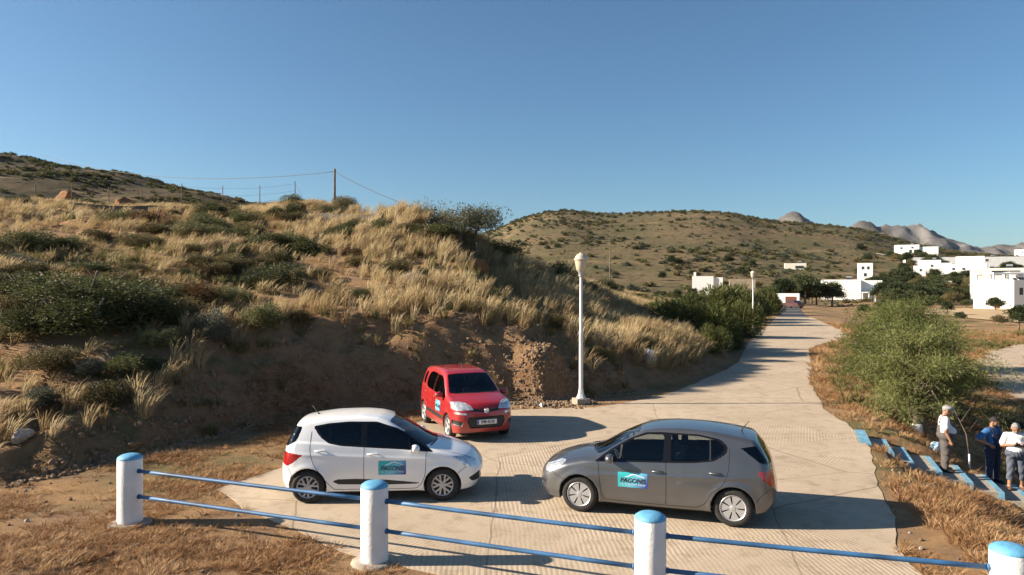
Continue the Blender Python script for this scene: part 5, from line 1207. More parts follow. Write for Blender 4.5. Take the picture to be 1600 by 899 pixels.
KIND = dict(
    green=([shrub_mesh('foliage', 10 + k, M_GREEN, 11000, 20, .030, .0075) for k in range(3)], 'dense dark green shrub rounded like a cushion on the grassy hillside', 'green shrubs on the hillside'),
    olive=([shrub_mesh('foliage', 20 + k, M_OLIVE, 9500, 20, .032, .007) for k in range(2)], 'olive brown thorny shrub on the grassy hillside', 'olive shrubs on the hillside'),
    grey=([shrub_mesh('foliage', 30 + k, M_GREYL, 7500, 14, .035, .009) for k in range(2)], 'pale grey-green leafy shrub at the edge of the bank', 'grey-green shrubs on the bank'),
    brown=([shrub_mesh('foliage', 40 + k, M_BROWN, 9000, 18, .030, .007) for k in range(2)], 'rusty brown dried-out shrub among the green ones', 'brown shrubs on the hillside'),
    broom=([shrub_mesh('foliage', 50 + k, M_BROOM, 6500, 10, .10, .006, 1.1) for k in range(3)], 'tall green broom bush lining the left side of the road', 'broom bushes along the road'),
    low=([shrub_mesh('foliage', 60 + k, M_GREYL, 3000, 8, .06, .012) for k in range(2)], 'low grey-green bush in the valley beside the dirt track', 'low bushes in the valley'))
def ray_hit(px, py):
    """where the line of sight through a picture point meets the land"""
    a = (px - 800) / 1100; b = (449.5 - py) / 1100
    Y = np.concatenate([np.arange(8, 60, .1), np.arange(60, 170, .5)]); dz = CAM_H + b * Y - height(a * Y, Y)
    k = np.where(dz < 0)[0]
    y = Y[k[0]] if len(k) else None
    return None if y is None else (a * y, y)
SPOTS = []
def shrub(kind, px, py, wpx, hpx, d=None):
    if d is None:
        p = ray_hit(px, py)
        if p is None: return
    else: p = ((px - 800) / 1100 * d, d)
    meshes, label, grp = KIND[kind]; sc = p[1] / 1100
    o = empty({'green': 'green_shrub', 'olive': 'thorny_shrub', 'grey': 'leafy_shrub', 'brown': 'dry_shrub', 'broom': 'broom_bush', 'low': 'low_bush'}[kind], (p[0], p[1] + wpx * sc * .3, surf(p[0], p[1] + wpx * sc * .3) - .04 * hpx * sc), random.uniform(0, 6.28))
    if kind in ('green', 'olive', 'grey', 'brown'):
        w_ = wpx * sc; size = 'large' if w_ > 2.6 else 'medium-sized' if w_ > 1.35 else 'small'
        s_ = float(poly_dist(BASE, np.array([p[0]]), np.array([p[1]]))[0][0])
        where = 'at the foot of the slope' if s_ < 2.2 else 'near the brink of the cut bank' if s_ < 6 else 'halfway up the grassy slope' if s_ < 15 else 'high up near the grassy crest'
        if p[0] > 0: where = 'on the grassy shoulder behind the street lamp'
        label = '%s %s %s' % (size, {'green': 'dense dark green cushion shrub', 'olive': 'olive brown thorny shrub', 'grey': 'pale grey-green leafy shrub', 'brown': 'rusty brown dried-out shrub'}[kind], where); grp = label
    tag(o, label, 'shrub', grp); o.scale = (wpx * sc * 1.15, wpx * sc * 1.0, hpx * sc * 1.15)
    SPOTS.append((p[0], p[1] + wpx * sc * .3, wpx * sc * .45)); me = random.choice(meshes); obj('foliage', me, o); obj('stems', STEM, o)
for a in [('green', 31, 395, 100, 46), ('green', 110, 428, 130, 28), ('green', 95, 520, 210, 80), ('green', 190, 520, 120, 60), ('brown', 225, 468, 64, 38), ('brown', 285, 485, 84, 44), ('olive', 190, 500, 120, 50), ('olive', 250, 515, 110, 50),
          ('green', 315, 360, 62, 30), ('green', 384, 354, 52, 30), ('green', 360, 378, 72, 24), ('olive', 287, 378, 60, 22), ('brown', 231, 352, 90, 26), ('olive', 240, 370, 60, 22), ('green', 434, 388, 92, 30), ('olive', 297, 400, 52, 20), ('olive', 212, 396, 70, 20),
          ('olive', 150, 380, 62, 22), ('green', 360, 396, 50, 18), ('olive', 445, 352, 60, 20), ('green', 470, 400, 80, 32), ('green', 553, 364, 52, 20), ('green', 594, 370, 56, 26), ('olive', 640, 374, 52, 18), ('green', 678, 382, 92, 28), ('green', 719, 394, 34, 20),
          ('green', 603, 432, 42, 24), ('olive', 556, 420, 50, 20), ('grey', 326, 547, 62, 58), ('green', 405, 530, 74, 48), ('green', 93, 550, 200, 72), ('green', 172, 602, 130, 38), ('olive', 154, 642, 90, 48), ('olive', 60, 600, 110, 44), ('grey', 60, 660, 70, 36),
          ('green', 20, 470, 90, 40), ('olive', 10, 520, 100, 50), ('brown', 150, 445, 80, 26), ('olive', 330, 440, 60, 24), ('olive', 420, 450, 60, 22), ('olive', 500, 440, 44, 18), ('green', 245, 560, 70, 40), ('olive', 460, 505, 60, 22), ('brown', 540, 400, 40, 16),
          ('grey', 505, 470, 34, 18), ('green', 560, 470, 40, 20), ('olive', 720, 470, 40, 24), ('green', 770, 480, 40, 24), ('grey', 440, 430, 36, 20), ('olive', 870, 520, 40, 26), ('green', 660, 440, 44, 18), ('brown', 90, 470, 80, 34), ('olive', 300, 420, 60, 20),
          ('olive', 30, 440, 90, 30), ('green', 530, 375, 60, 20), ('olive', 400, 420, 70, 22), ('grey', 840, 500, 36, 22), ('olive', 945, 565, 44, 30), ('olive', 1010, 560, 50, 30), ('green', 960, 520, 40, 20), ('grey', 120, 615, 60, 30),
          ('broom', 1065, 520, 95, 55), ('broom', 1112, 538, 85, 62), ('broom', 1140, 548, 56, 58), ('broom', 1165, 530, 66, 60), ('broom', 1186, 510, 58, 56), ('broom', 1203, 494, 46, 50), ('broom', 1130, 500, 95, 56), ('broom', 1035, 500, 60, 30), ('broom', 1000, 478, 46, 20), ('broom', 1090, 505, 70, 50),
          ('broom', 1155, 500, 70, 60), ('broom', 1120, 560, 50, 46)]: shrub(*a)
for px, d_, w_, h2 in ((1192, 96, 46, 34), (1206, 108, 40, 32), (1211, 122, 32, 26), (1180, 84, 50, 40), (1203, 136, 34, 26)): shrub('broom', px, 0, w_, h2, d_)
for a in [('green', 790, 410, 66, 36, 40), ('green', 834, 412, 46, 24, 46), ('green', 880, 455, 74, 40, 40), ('green', 930, 462, 60, 30, 40), ('green', 905, 446, 70, 36, 48), ('green', 945, 436, 60, 34, 60), ('green', 860, 430, 60, 30, 50), ('olive', 985, 440, 50, 16, 80), ('olive', 1060, 455, 44, 14, 90),
          ('olive', 1010, 430, 70, 10, 120)]: shrub(*a)
n_more = 0
while n_more < 95:                      # the rest of the scrub on the slope, in the drifts the photograph shows
    x_ = rng.uniform(-34, 3); y_ = rng.uniform(17, 50); s_ = poly_dist(BASE, np.array([x_]), np.array([y_]), (BW,)); w_ = rng.uniform(.7, 2.3)
    if s_[0][0] < s_[1][0] + .6 or fbm(np.array([x_ * .16 + 5]), np.array([y_ * .16]), 3)[0] + (.22 if x_ < -9 else -.12) < rng.uniform(-.25, .3): continue
    shrub(str(rng.choice(['green', 'green', 'olive', 'olive', 'brown', 'grey'], p=[.25, .2, .25, .15, .1, .05])), 800 + x_ / y_ * 1100, 0, w_ * 1100 / y_, w_ * rng.uniform(.35, .6) * 1100 / y_, y_); n_more += 1
for k in range(26):
    d_ = rng.uniform(26, 62); px = rng.uniform(1440, 1640); x = (px - 800) / 1100 * d_; tr = np.min(np.hypot(cl[:, 0] - x, cl[:, 1] - d_))
    if tr < 2.6: continue
    shrub('low', px, 0, rng.uniform(.8, 1.9) * 1100 / d_, rng.uniform(.4, .9) * 1100 / d_, d_)

# --- trees
def tree_mesh(seed, mat, n_leaf, crown_r, crown_h, trunk_h, ln, wd, droop=0.0, nb=26, flat=.8, rough=.35):
    """returns (trunk mesh, crown mesh): limbs fork from the trunk and leaf sprays sit along their ends"""
    rg = np.random.default_rng(seed); m = MB(); tips = []
    lean = rg.uniform(-.12, .12, 2)
    T = Vector((lean[0] * trunk_h, lean[1] * trunk_h, trunk_h)); r0 = .05 * (trunk_h + crown_h) * .6
    m.tube([(0, 0, -.3), (T.x * .3, T.y * .3, trunk_h * .5), T, T + Vector((0, 0, crown_h * .35))], [r0 * 1.25, r0, r0 * .8, r0 * .3], 9)
    for k in range(nb):
        a = 2 * math.pi * k / nb * 2.4 + rg.uniform(-.3, .3); e = rg.uniform(-.25 if droop else -.15, 1.35); rr = rg.uniform(.55, 1.0)
        end = T + Vector((math.cos(a) * math.cos(e) * crown_r * rr, math.sin(a) * math.cos(e) * crown_r * rr, (math.sin(e) * flat * rr + .15) * crown_h * .75))
        st_ = T + Vector((0, 0, crown_h * .3 * rg.uniform(0, 1))); mid = st_.lerp(end, .5) + Vector((0, 0, crown_h * .08))
        m.tube([st_, mid, end], [r0 * .38, r0 * .2, r0 * .06], 5); tips += [(end, 1.0), (mid.lerp(end, .5), .85), (mid, .6)]
    C = []; 
    w = np.array([t[1] for t in tips]); pk = rg.choice(len(tips), n_leaf, p=w / w.sum()); TP = np.array([tuple(t[0]) for t in tips])
    rad = crown_r * rough * rg.uniform(.5, 1.1, len(tips))
    v = rg.normal(size=(n_leaf, 3)); v /= np.linalg.norm(v, axis=1)[:, None]; c = TP[pk] + v * (rad[pk] * rg.uniform(size=n_leaf) ** .45)[:, None] * np.array([1, 1, .75])
    V, F_ = leaf_cloud(c, rg.uniform(.6, 1.4, n_leaf), ln, wd, .15, rg, .7, v, droop)
    return m.build('trunk', M_BARK, data=True, smooth=True), mesh_np('crown', V, F_, mat, False)
def tree(name, label, meshes, x, y, s, group=None, sz=None, z=None):
    o = empty(name, (x, y, (surf(x, y) if z is None else z)), random.uniform(0, 6.28)); o.scale = (s, s, sz or s); tag(o, label, 'tree', group)
    obj('trunk', meshes[0], o); obj('crown', meshes[1], o); return o
TAM = [tree_mesh(70, M_TAM, 30000, 2.25, 2.8, .7, .12, .009, .2, 50, 1.0, .23), tree_mesh(71, M_TAM, 24000, 2.0, 2.8, .65, .12, .009, .15, 44, 1.0, .23)]
tm = tree('tamarisk_tree', 'feathery tamarisk tree with whitewashed trunk base beside the stairs', TAM[0], 13.0, 22.6, 1.12)
SPOTS.append((13.0, 22.6, .6))
MB().lathe([(.15, -.1), (.14, .1), (.135, .25), (.09, .25)], 12).build('whitewashed_base', M_WASH, tm, smooth=True)
for x, y, s, k in ((15.6, 28.2, 1.15, 1), (19.2, 34.5, 1.35, 0), (22.0, 41, 1.4, 1), (17.6, 31.0, .95, 0), (26.5, 46.5, 1.35, 1)):
    tree('tamarisk_tree', 'feathery tamarisk tree in the row along the right road edge', TAM[k], x, y, s, 'tamarisk trees along the road')
OLV = [tree_mesh(80, M_GREYL, 6000, 1.5, 1.7, .7, .12, .018, 0, 24, .9, .42), tree_mesh(81, M_OLIVE, 6000, 1.5, 1.5, .5, .10, .014, 0, 24, .8, .4)]
tree('wild_olive_tree', 'dark brownish tree with bare lower branches on the hill shoulder', OLV[1], -4.4, 40, 1.35)
tree('wild_olive_tree', 'silvery grey-green tree standing right of the brownish one on the shoulder', OLV[0], -2.1, 40, 1.2)
tree('wild_olive_tree', 'low twiggy tree left of the brownish one by the wire fence', OLV[1], -6.0, 41, .8)
VT = [tree_mesh(90, M_TREE, 5200, 2.3, 4.0, 1.8, .34, .07, 0, 26, .95, .42), tree_mesh(91, M_TREE, 5200, 2.8, 3.6, 1.5, .34, .08, 0, 28, .9, .45), tree_mesh(92, M_OLIVE, 4200, 2.4, 2.8, 1.2, .3, .06, 0, 24, .9, .45)]
def vtree(px, d_, w_px, k, label, grp=None, name='village_tree'):
    s = w_px / 1100 * d_ / (2 * (2.3, 2.8, 2.4)[k] * 1.25); return tree(name, label, VT[k], (px - 800) / 1100 * d_, d_, s, grp)
for px, d_, w_, k in ((1222, 168, 48, 0), (1240, 172, 58, 1), (1258, 166, 54, 0), (1276, 170, 56, 1), (1300, 168, 46, 0), (1206, 160, 44, 1), (1268, 178, 48, 0)):
    vtree(px, d_, w_, k, 'tall dark tree in the clump at the end of the road', 'dark trees at the road end')
vtree(1556, 124, 34, 1, 'round-headed tree with bare trunk in front of the white house', name='round_tree')
vtree(1402, 62, 32, 2, 'small round tree with a thin pale trunk behind the tamarisks', name='small_tree')
for k in range(190):
    d_ = rng.uniform(165, 400); px = rng.uniform(1340, 1600)
    if k % 2: d_ = rng.uniform(150, 262); px = rng.uniform(1378, 1520)
    if (1490 < px and d_ < 175) or (1278 < px < 1378 and d_ < 212): continue
    kk = int(rng.integers(0, 3)); lb = ('upright dark green tree growing between the white village houses', 'broad dark green tree growing between the white village houses', 'olive brown bushy tree growing between the white village houses')[kk]
    vtree(px, d_, (rng.uniform(14, 30) * 200 / d_ + 6), kk, lb, lb)
for k in range(14):
    d_ = rng.uniform(150, 320); px = rng.uniform(985, 1200)
    vtree(px, d_, rng.uniform(9, 22), int(rng.integers(0, 3)), 'small dark tree scattered in the fields left of the road', 'trees in the fields')
for px, d_, w_ in ((1592, 78, 46), (1560, 88, 26), (1500, 96, 22), (1480, 110, 26), (1440, 118, 30), (1460, 140, 30), (1420, 132, 28), (1380, 128, 30), (1350, 120, 26), (1510, 138, 20)):
    vtree(px, d_, w_, int(rng.integers(0, 3)), 'wide green bush tree at the edge of the stubble field', 'bush trees round the field')

# --- grass and scrub: nobody could count it
def tuft_mesh(name, seed, mat, n_, h_, spread, wd, lean=.25, head=True):
    rg = np.random.default_rng(seed); V = []; F_ = []
    for k in range(n_):
        a = rg.uniform(0, 6.28); r = spread * .35 * math.sqrt(rg.uniform()); b = np.array([r * math.cos(a), r * math.sin(a), -.03])
        hh = h_ * rg.uniform(.55, 1.1); out = spread * rg.uniform(.2, 1.0); dx = math.cos(a) * out + lean * hh; dy = math.sin(a) * out; sa = rg.uniform(0, 6.28); sd = np.array([math.cos(sa), math.sin(sa), 0]) * wd
        p = [b, b + np.array([dx * .25, dy * .25, hh * .5]), b + np.array([dx * .62, dy * .62, hh * .85]), b + np.array([dx, dy, hh * .98])]
        o = len(V); w = (.8, .75, 1.1 if head else .5)
        for q, ww in zip(p[:3], w): V += [q - sd * ww, q + sd * ww]
        V.append(p[3]); F_ += [(o, o + 1, o + 3, o + 2), (o + 2, o + 3, o + 5, o + 4), (o + 4, o + 5, o + 6)]
    return mesh_np(name, np.array(V), F_, mat, False)
def scatter(name, label, meshes, pts, sc, cat='grass'):
    """points with a geometry-nodes instancer; the tuft meshes live outside the scene collection"""
    coll = bpy.data.collections.new(name + '_tufts')
    for i, me in enumerate(meshes): coll.objects.link(bpy.data.objects.new('%s_tuft_%02d' % (name, i), me))
    n_ = len(pts); me = bpy.data.meshes.new(name); me.vertices.add(n_); me.vertices.foreach_set('co', np.asarray(pts, np.float32).ravel())
    for nm, ty, val in (('scl', 'FLOAT_VECTOR', sc), ('rot', 'FLOAT_VECTOR', np.column_stack([rng.normal(0, .10, n_), rng.normal(0, .10, n_), rng.uniform(-.6, .6, n_) if name == 'tall_dry_grass' else rng.uniform(0, 6.28, n_)]))):
        at = me.attributes.new(nm, ty, 'POINT'); at.data.foreach_set('vector', np.asarray(val, np.float32).ravel())
    at = me.attributes.new('pick', 'INT', 'POINT'); at.data.foreach_set('value', rng.integers(0, len(meshes), n_).astype(np.int32))
    o = obj(name, me); tag(o, label, cat, kind='stuff')
    ng = bpy.data.node_groups.new(name, 'GeometryNodeTree'); ng.interface.new_socket('Geometry', in_out='INPUT', socket_type='NodeSocketGeometry'); ng.interface.new_socket('Geometry', in_out='OUTPUT', socket_type='NodeSocketGeometry')
    N_ = ng.nodes; gi = N_.new('NodeGroupInput'); go = N_.new('NodeGroupOutput'); ip = N_.new('GeometryNodeInstanceOnPoints'); ci = N_.new('GeometryNodeCollectionInfo'); ci.inputs['Collection'].default_value = coll
    ci.inputs['Separate Children'].default_value = True; ci.inputs['Reset Children'].default_value = True; ip.inputs['Pick Instance'].default_value = True
    L_ = ng.links; L_.new(gi.outputs[0], ip.inputs['Points']); L_.new(ci.outputs[0], ip.inputs['Instance']); L_.new(ip.outputs[0], go.inputs[0])
    for nm, dt, sk in (('scl', 'FLOAT_VECTOR', 'Scale'), ('rot', 'FLOAT_VECTOR', 'Rotation'), ('pick', 'INT', 'Instance Index')):
        a = N_.new('GeometryNodeInputNamedAttribute'); a.data_type = dt; a.inputs['Name'].default_value = nm; L_.new(a.outputs['Attribute'], ip.inputs[sk])
    o.modifiers.new('scatter', 'NODES').node_group = ng
    return o
TALL = [tuft_mesh('t', 100 + k, M_DRYG, 34, .85, .30, .0065, .28) for k in range(4)]
SHORT = [tuft_mesh('t', 110 + k, M_STRAW, 26, .20, .22, .006, .1, False) for k in range(4)]
WEED = [tuft_mesh('t', 120 + k, M_WEED, 40, .45, .30, .010, .1, False) for k in range(3)]
CONC_A = np.array(CONC)
def clear(x, y):
    k = np.ones(len(x), bool)
    for a, b, r in SPOTS: k &= (x - a) ** 2 + (y - b) ** 2 > (r * .95) ** 2
    return k
def field(n_, xr_, yr_): return rng.uniform(*xr_, n_), rng.uniform(*yr_, n_)
def scl(n_, lo, hi, zlo, zhi):
    a = rng.uniform(lo, hi, n_); return np.column_stack([a, a, rng.uniform(zlo, zhi, n_)])
x, y = field(150000, (-48, 40), (10, 75)); s, bw = poly_dist(BASE, x, y, (BW,)); nz = fbm(x * .22, y * .22, 4) + .35 * fbm(x * .9, y * .9, 2)
right = x > 2.2
keep = np.where(right, (s > .7) & (s < 26), np.where(x < -8.5, s > .8, s > bw * (.9 - .3 * (rng.uniform(size=len(x)) < .25)))) & (rng.uniform(size=len(x)) < np.clip(.55 + 1.3 * nz, .06, 1.0) * (1 - .62 * (1 - sstep(-14, -4, x)) * (y < 42))) & clear(x, y); x, y = x[keep], y[keep]
scatter('tall_dry_grass', 'tall golden dry grass covering the hillside', TALL, np.column_stack([x, y, height(x, y)]), scl(len(x), .7, 1.25, .5, 1.12) * np.column_stack([np.ones(len(x))] * 2 + [.62 + .38 * sstep(-14, -3, x)]))
x, y = field(60000, (-48, 40), (10, 75)); s, bw = poly_dist(BASE, x, y, (BW,)); nz = fbm(x * .3 + 50, y * .3, 4); keep = (s > bw * .8) & (rng.uniform(size=len(x)) < np.clip(.12 + 1.2 * nz, 0, .7)) & clear(x, y); x, y = x[keep], y[keep]
scatter('green_weeds', 'yellow-green weeds between the dry grass on the hillside', WEED, np.column_stack([x, y, height(x, y)]), scl(len(x), .6, 1.2, .5, 1.1), 'weeds')
def off_road(x, y): return ~in_poly(CONC_A, x, y)
x, y = field(60000, (-16, 6), (6, 22)); s, bw = poly_dist(BASE, x, y, (BW,)); nz = fbm(x * .5, y * .5, 4)
nearf = 9.85 - .365 * (x + 1.93) - y
keep = (s < 1.2) & off_road(x, y) & (rng.uniform(size=len(x)) < np.clip(.30 + 1.5 * nz, .03, .9)); x, y = x[keep], y[keep]
scatter('dry_straw', 'short rusty straw lying over the flat ground by the railing', SHORT, np.column_stack([x, y, height(x, y)]), scl(len(x), .45, 1.2, .15, .6))
x, y = field(60000, (5, 60), (6, 75)); x2, y2 = field(26000, (5, 20), (6, 30)); x = np.r_[x, x2]; y = np.r_[y, y2]; (r_,) = poly_dist(REDGE, x, y); r_ = -r_; nz = fbm(x * .4, y * .4, 4); su = (x - STO[0]) * math.cos(STA) + (y - STO[1]) * math.sin(STA); sv = -(x - STO[0]) * math.sin(STA) + (y - STO[1]) * math.cos(STA)
trk = np.full(len(x), 1e9)
for q in cl[::2]: trk = np.minimum(trk, np.hypot(x - q[0], y - q[1]))
keep = (r_ > -.1) & off_road(x, y) & ~((sv > -1.25) & (sv < 1.0) & (su > -1) & (su < 4.4)) & (trk > 1.6) & (rng.uniform(size=len(x)) < np.clip(.45 + 1.0 * nz, .12, .95)); x, y = x[keep], y[keep]
scatter('verge_grass', 'dry straw and low grass on the slope right of the road', SHORT, np.column_stack([x, y, height(x, y)]), scl(len(x), .7, 1.5, .35, 1.0) * (1 + .6 * sstep(26, 34, y))[:, None])
x, y = field(16000, (9, 60), (22, 75)); (r_,) = poly_dist(REDGE, x, y); nz = fbm(x * .35 + 9, y * .35, 4); trk = np.full(len(x), 1e9)
for q in cl[::2]: trk = np.minimum(trk, np.hypot(x - q[0], y - q[1]))
keep = (-r_ > .6) & off_road(x, y) & (trk > 1.7) & (rng.uniform(size=len(x)) < np.clip(.25 + 1.2 * nz, .02, .9)); x, y = x[keep], y[keep]
scatter('valley_weeds', 'olive weeds growing over the valley slope right of the road', WEED, np.column_stack([x, y, height(x, y)]), scl(len(x), .7, 1.6, .5, 1.2), 'weeds')
x, y = field(9000, (-9, 8), (18, 28)); s, bw = poly_dist(BASE, x, y, (BW,)); keep = (s > 0) & (s < bw) & (rng.uniform(size=len(x)) < np.clip(.10 + .8 * fbm(x * .8, y * .8, 3), .03, .6)); x, y = x[keep], y[keep]
scatter('bank_tufts', 'sparse dry tufts and roots clinging to the face of the cut bank', SHORT + WEED[:1], np.column_stack([x, y, height(x, y)]), scl(len(x), .5, 1.2, .4, 1.2))
# a loose strip of straw and weeds along both road edges, and scrub dots over the hills
BLOB = [shrub_mesh('b', 130 + k, m_, 260, 6, .22, .06) for k, m_ in enumerate((M_GREEN, M_OLIVE, M_GREYL, M_GREEN))]
x = rng.uniform(-200, 620, 70000); y = rng.uniform(170, 720, 70000); nz = fbm(x * .02, y * .02, 4); keep = rng.uniform(size=len(x)) < np.clip(.17 + .6 * nz, .04, .5); x, y = x[keep], y[keep]
a = .6 + 2.4 * rng.uniform(size=len(x)) ** 2.8
scatter('hillside_scrub', 'low scrub dotted over the far hillside', BLOB[:2] + BLOB[1:], np.column_stack([x, y, hill_z(x, y) - .1]), np.column_stack([a * 1.4, a * 1.4, a * .8]), 'scrub')
x = rng.uniform(-300, -20, 26000); y = rng.uniform(85, 275, 26000); nz = fbm(x * .05, y * .05, 4); keep = rng.uniform(size=len(x)) < np.clip(.35 + 1.1 * nz, .02, .9); x, y = x[keep], y[keep]
a = .4 + 1.6 * rng.uniform(size=len(x)) ** 2
scatter('hilltop_scrub', 'dark low scrub over the hill on the left', BLOB[:2] + BLOB[3:], np.column_stack([x, y, hill2_z(x, y) - .1]), np.column_stack([a * 1.3, a * 1.3, a * .7]), 'scrub')
# crumbled earth along the foot of the cut bank
n_ = 15000; k_ = rng.integers(3, 10, n_); t_ = rng.uniform(size=n_); A = BASE[k_]; B = BASE[k_ + 1]; dd_ = B - A; nn_ = np.stack([-dd_[:, 1], dd_[:, 0]], -1) / np.hypot(dd_[:, 0], dd_[:, 1])[:, None]
off = np.where(rng.uniform(size=n_) < .55, np.abs(rng.normal(0, .5, n_)) - .25, rng.uniform(-.3, 2.8, n_)); q = A + dd_ * t_[:, None] + nn_ * off[:, None]
sz_ = .025 + .13 * rng.uniform(size=n_) ** 6
scatter('earth_rubble', 'crumbled earth and small stones along the foot of the cut bank', PEB[:2], np.column_stack([q, height(q[:, 0], q[:, 1]) + .1 * sz_]), np.column_stack([sz_ * rng.uniform(.7, 1.3, n_) for _ in range(3)]), 'rubble')
n_ = 3200; x = rng.normal(1.25, .6, n_); y = rng.normal(23.6, .5, n_); sz_ = .02 + .14 * rng.uniform(size=n_) ** 7
scatter('rubble_pile', 'sunlit heap of earth clods and stones left of the street lamp', PEB[:3], np.column_stack([x, y, height(x, y) + .2 * sz_]), np.column_stack([sz_ * rng.uniform(.7, 1.3, n_) for _ in range(3)]), 'rubble')
n_ = 5000; x = rng.uniform(-16, 10, n_); y = rng.uniform(6, 23, n_); kp = off_road(x, y) & (poly_dist(BASE, x, y)[0] < 0); x, y = x[kp], y[kp]; sz_ = .02 + .09 * rng.uniform(size=len(x)) ** 5
scatter('loose_stones', 'small loose stones on the bare ground by the railing', PEB, np.column_stack([x, y, height(x, y) + .1 * sz_]), np.column_stack([sz_ * rng.uniform(.7, 1.3, len(x)) for _ in range(3)]), 'stones')
# ------------------------------------------------------------------ people
def cone(p, a, b, ra, rb):
    a = np.array(a, float); b = np.array(b, float); d = b - a; L_ = (d * d).sum() + 1e-9
    t = np.clip(((p[0] - a[0]) * d[0] + (p[1] - a[1]) * d[1] + (p[2] - a[2]) * d[2]) / L_, 0, 1)
    return np.sqrt((p[0] - a[0] - t * d[0]) ** 2 + (p[1] - a[1] - t * d[1]) ** 2 + (p[2] - a[2] - t * d[2]) ** 2) - (ra + (rb - ra) * t)
def ell(p, c, r):
    r = np.array(r, float); q = np.sqrt(((p[0] - c[0]) / r[0]) ** 2 + ((p[1] - c[1]) / r[1]) ** 2 + ((p[2] - c[2]) / r[2]) ** 2); return (q - 1) * r.min()
def field_of(prims, k=.025):
    def f(x, y, z):
        P_ = (x, y, z)
        if np.ndim(x) == 3:
            V = np.full(x.shape, 1.0); ax = (x[:, 0, 0], y[0, :, 0], z[0, 0, :])
            for pr in prims:
                lo, hi = pr[1]; sl = tuple(slice(np.searchsorted(a, l - .08), np.searchsorted(a, h2 + .08)) for a, l, h2 in zip(ax, lo, hi))
                if any(s.stop <= s.start for s in sl): continue
                V[sl] = smin(V[sl], pr[0]((x[sl], y[sl], z[sl])), pr[2])
            return V
        V = np.full(np.shape(x), 1.0)
        for pr in prims: V = smin(V, pr[0](P_), pr[2])
        return V
    return f
def C_(a, b, ra, rb, k=.025):
    lo = np.minimum(a, b) - max(ra, rb); hi = np.maximum(a, b) + max(ra, rb); return (lambda p: cone(p, a, b, ra, rb), (lo, hi), k)
def E_(c, r, k=.025): return (lambda p: ell(p, c, r), (np.array(c) - r, np.array(c) + r), k)
M_SKIN = mat_simple('tanned_skin', (0.34, 0.17, 0.10), .55, var=.12, vscale=14); M_TEE = mat_simple('white_cotton', (0.72, 0.71, 0.69), .9, bump=.35, bscale=14)
M_NAVY = mat_simple('navy_cotton', (0.018, 0.024, 0.055), .9, var=.25, vscale=9, bump=.35, bscale=14); M_TAUPE = mat_simple('grey_brown_cotton', (0.085, 0.072, 0.066), .9, var=.2, vscale=9, bump=.35, bscale=14)
M_BLUES = mat_simple('blue_cotton', (0.035, 0.12, 0.30), .9, var=.2, vscale=9, bump=.35, bscale=14); M_SLATE = mat_simple('slate_blue_cotton', (0.075, 0.085, 0.115), .9, var=.2, vscale=9, bump=.35, bscale=14)
M_HAIRD = mat_simple('dark_hair', (0.018, 0.013, 0.01), .8, bump=.8, bscale=60); M_HAIRG = mat_simple('grey_hair', (0.22, 0.21, 0.20), .8, bump=.8, bscale=60); M_CAPG = mat_simple('grey_cap', (0.26, 0.26, 0.255), .9)
M_SHOE = mat_simple('black_shoe', (0.015, 0.014, 0.014), .6); M_SAND = mat_simple('brown_sandal', (0.09, 0.045, 0.025), .7); M_EYE = mat_simple('dark_eye', (0.01, 0.008, 0.007), .2); M_DEV = mat_simple('black_device', (0.012, 0.012, 0.014), .15)
def V3(*a): return np.array(a, float)
def hand(prims, w, d, out, s, curl=.5):
    """palm and five separate fingers at wrist w; d: pointing direction, out: back of the hand"""
    d = d / np.linalg.norm(d); out = out - d * (out @ d); out /= np.linalg.norm(out); side = np.cross(d, out) * s
    prims.append(C_(w, w + d * .075, .026, .031, .015))
    for k, (o_, L_) in enumerate(((-.028, .060), (-.010, .072), (.009, .068), (.027, .052))):
        b = w + d * .078 + side * o_; m = b + (d * math.cos(curl * .7) - out * math.sin(curl * .7)) * L_ * .5; e = m + (d * math.cos(curl * 1.7) - out * math.sin(curl * 1.7)) * L_ * .55
        prims += [C_(b, m, .0100, .0092, .006), C_(m, e, .0092, .0082, .006)]
    b = w + d * .025 - side * .026; m = b + (d * .7 - side * .6 - out * .25) * .042; prims += [C_(b, m, .013, .011, .008), C_(m, m + (d * .9 - out * .35) * .034, .011, .0088, .006)]
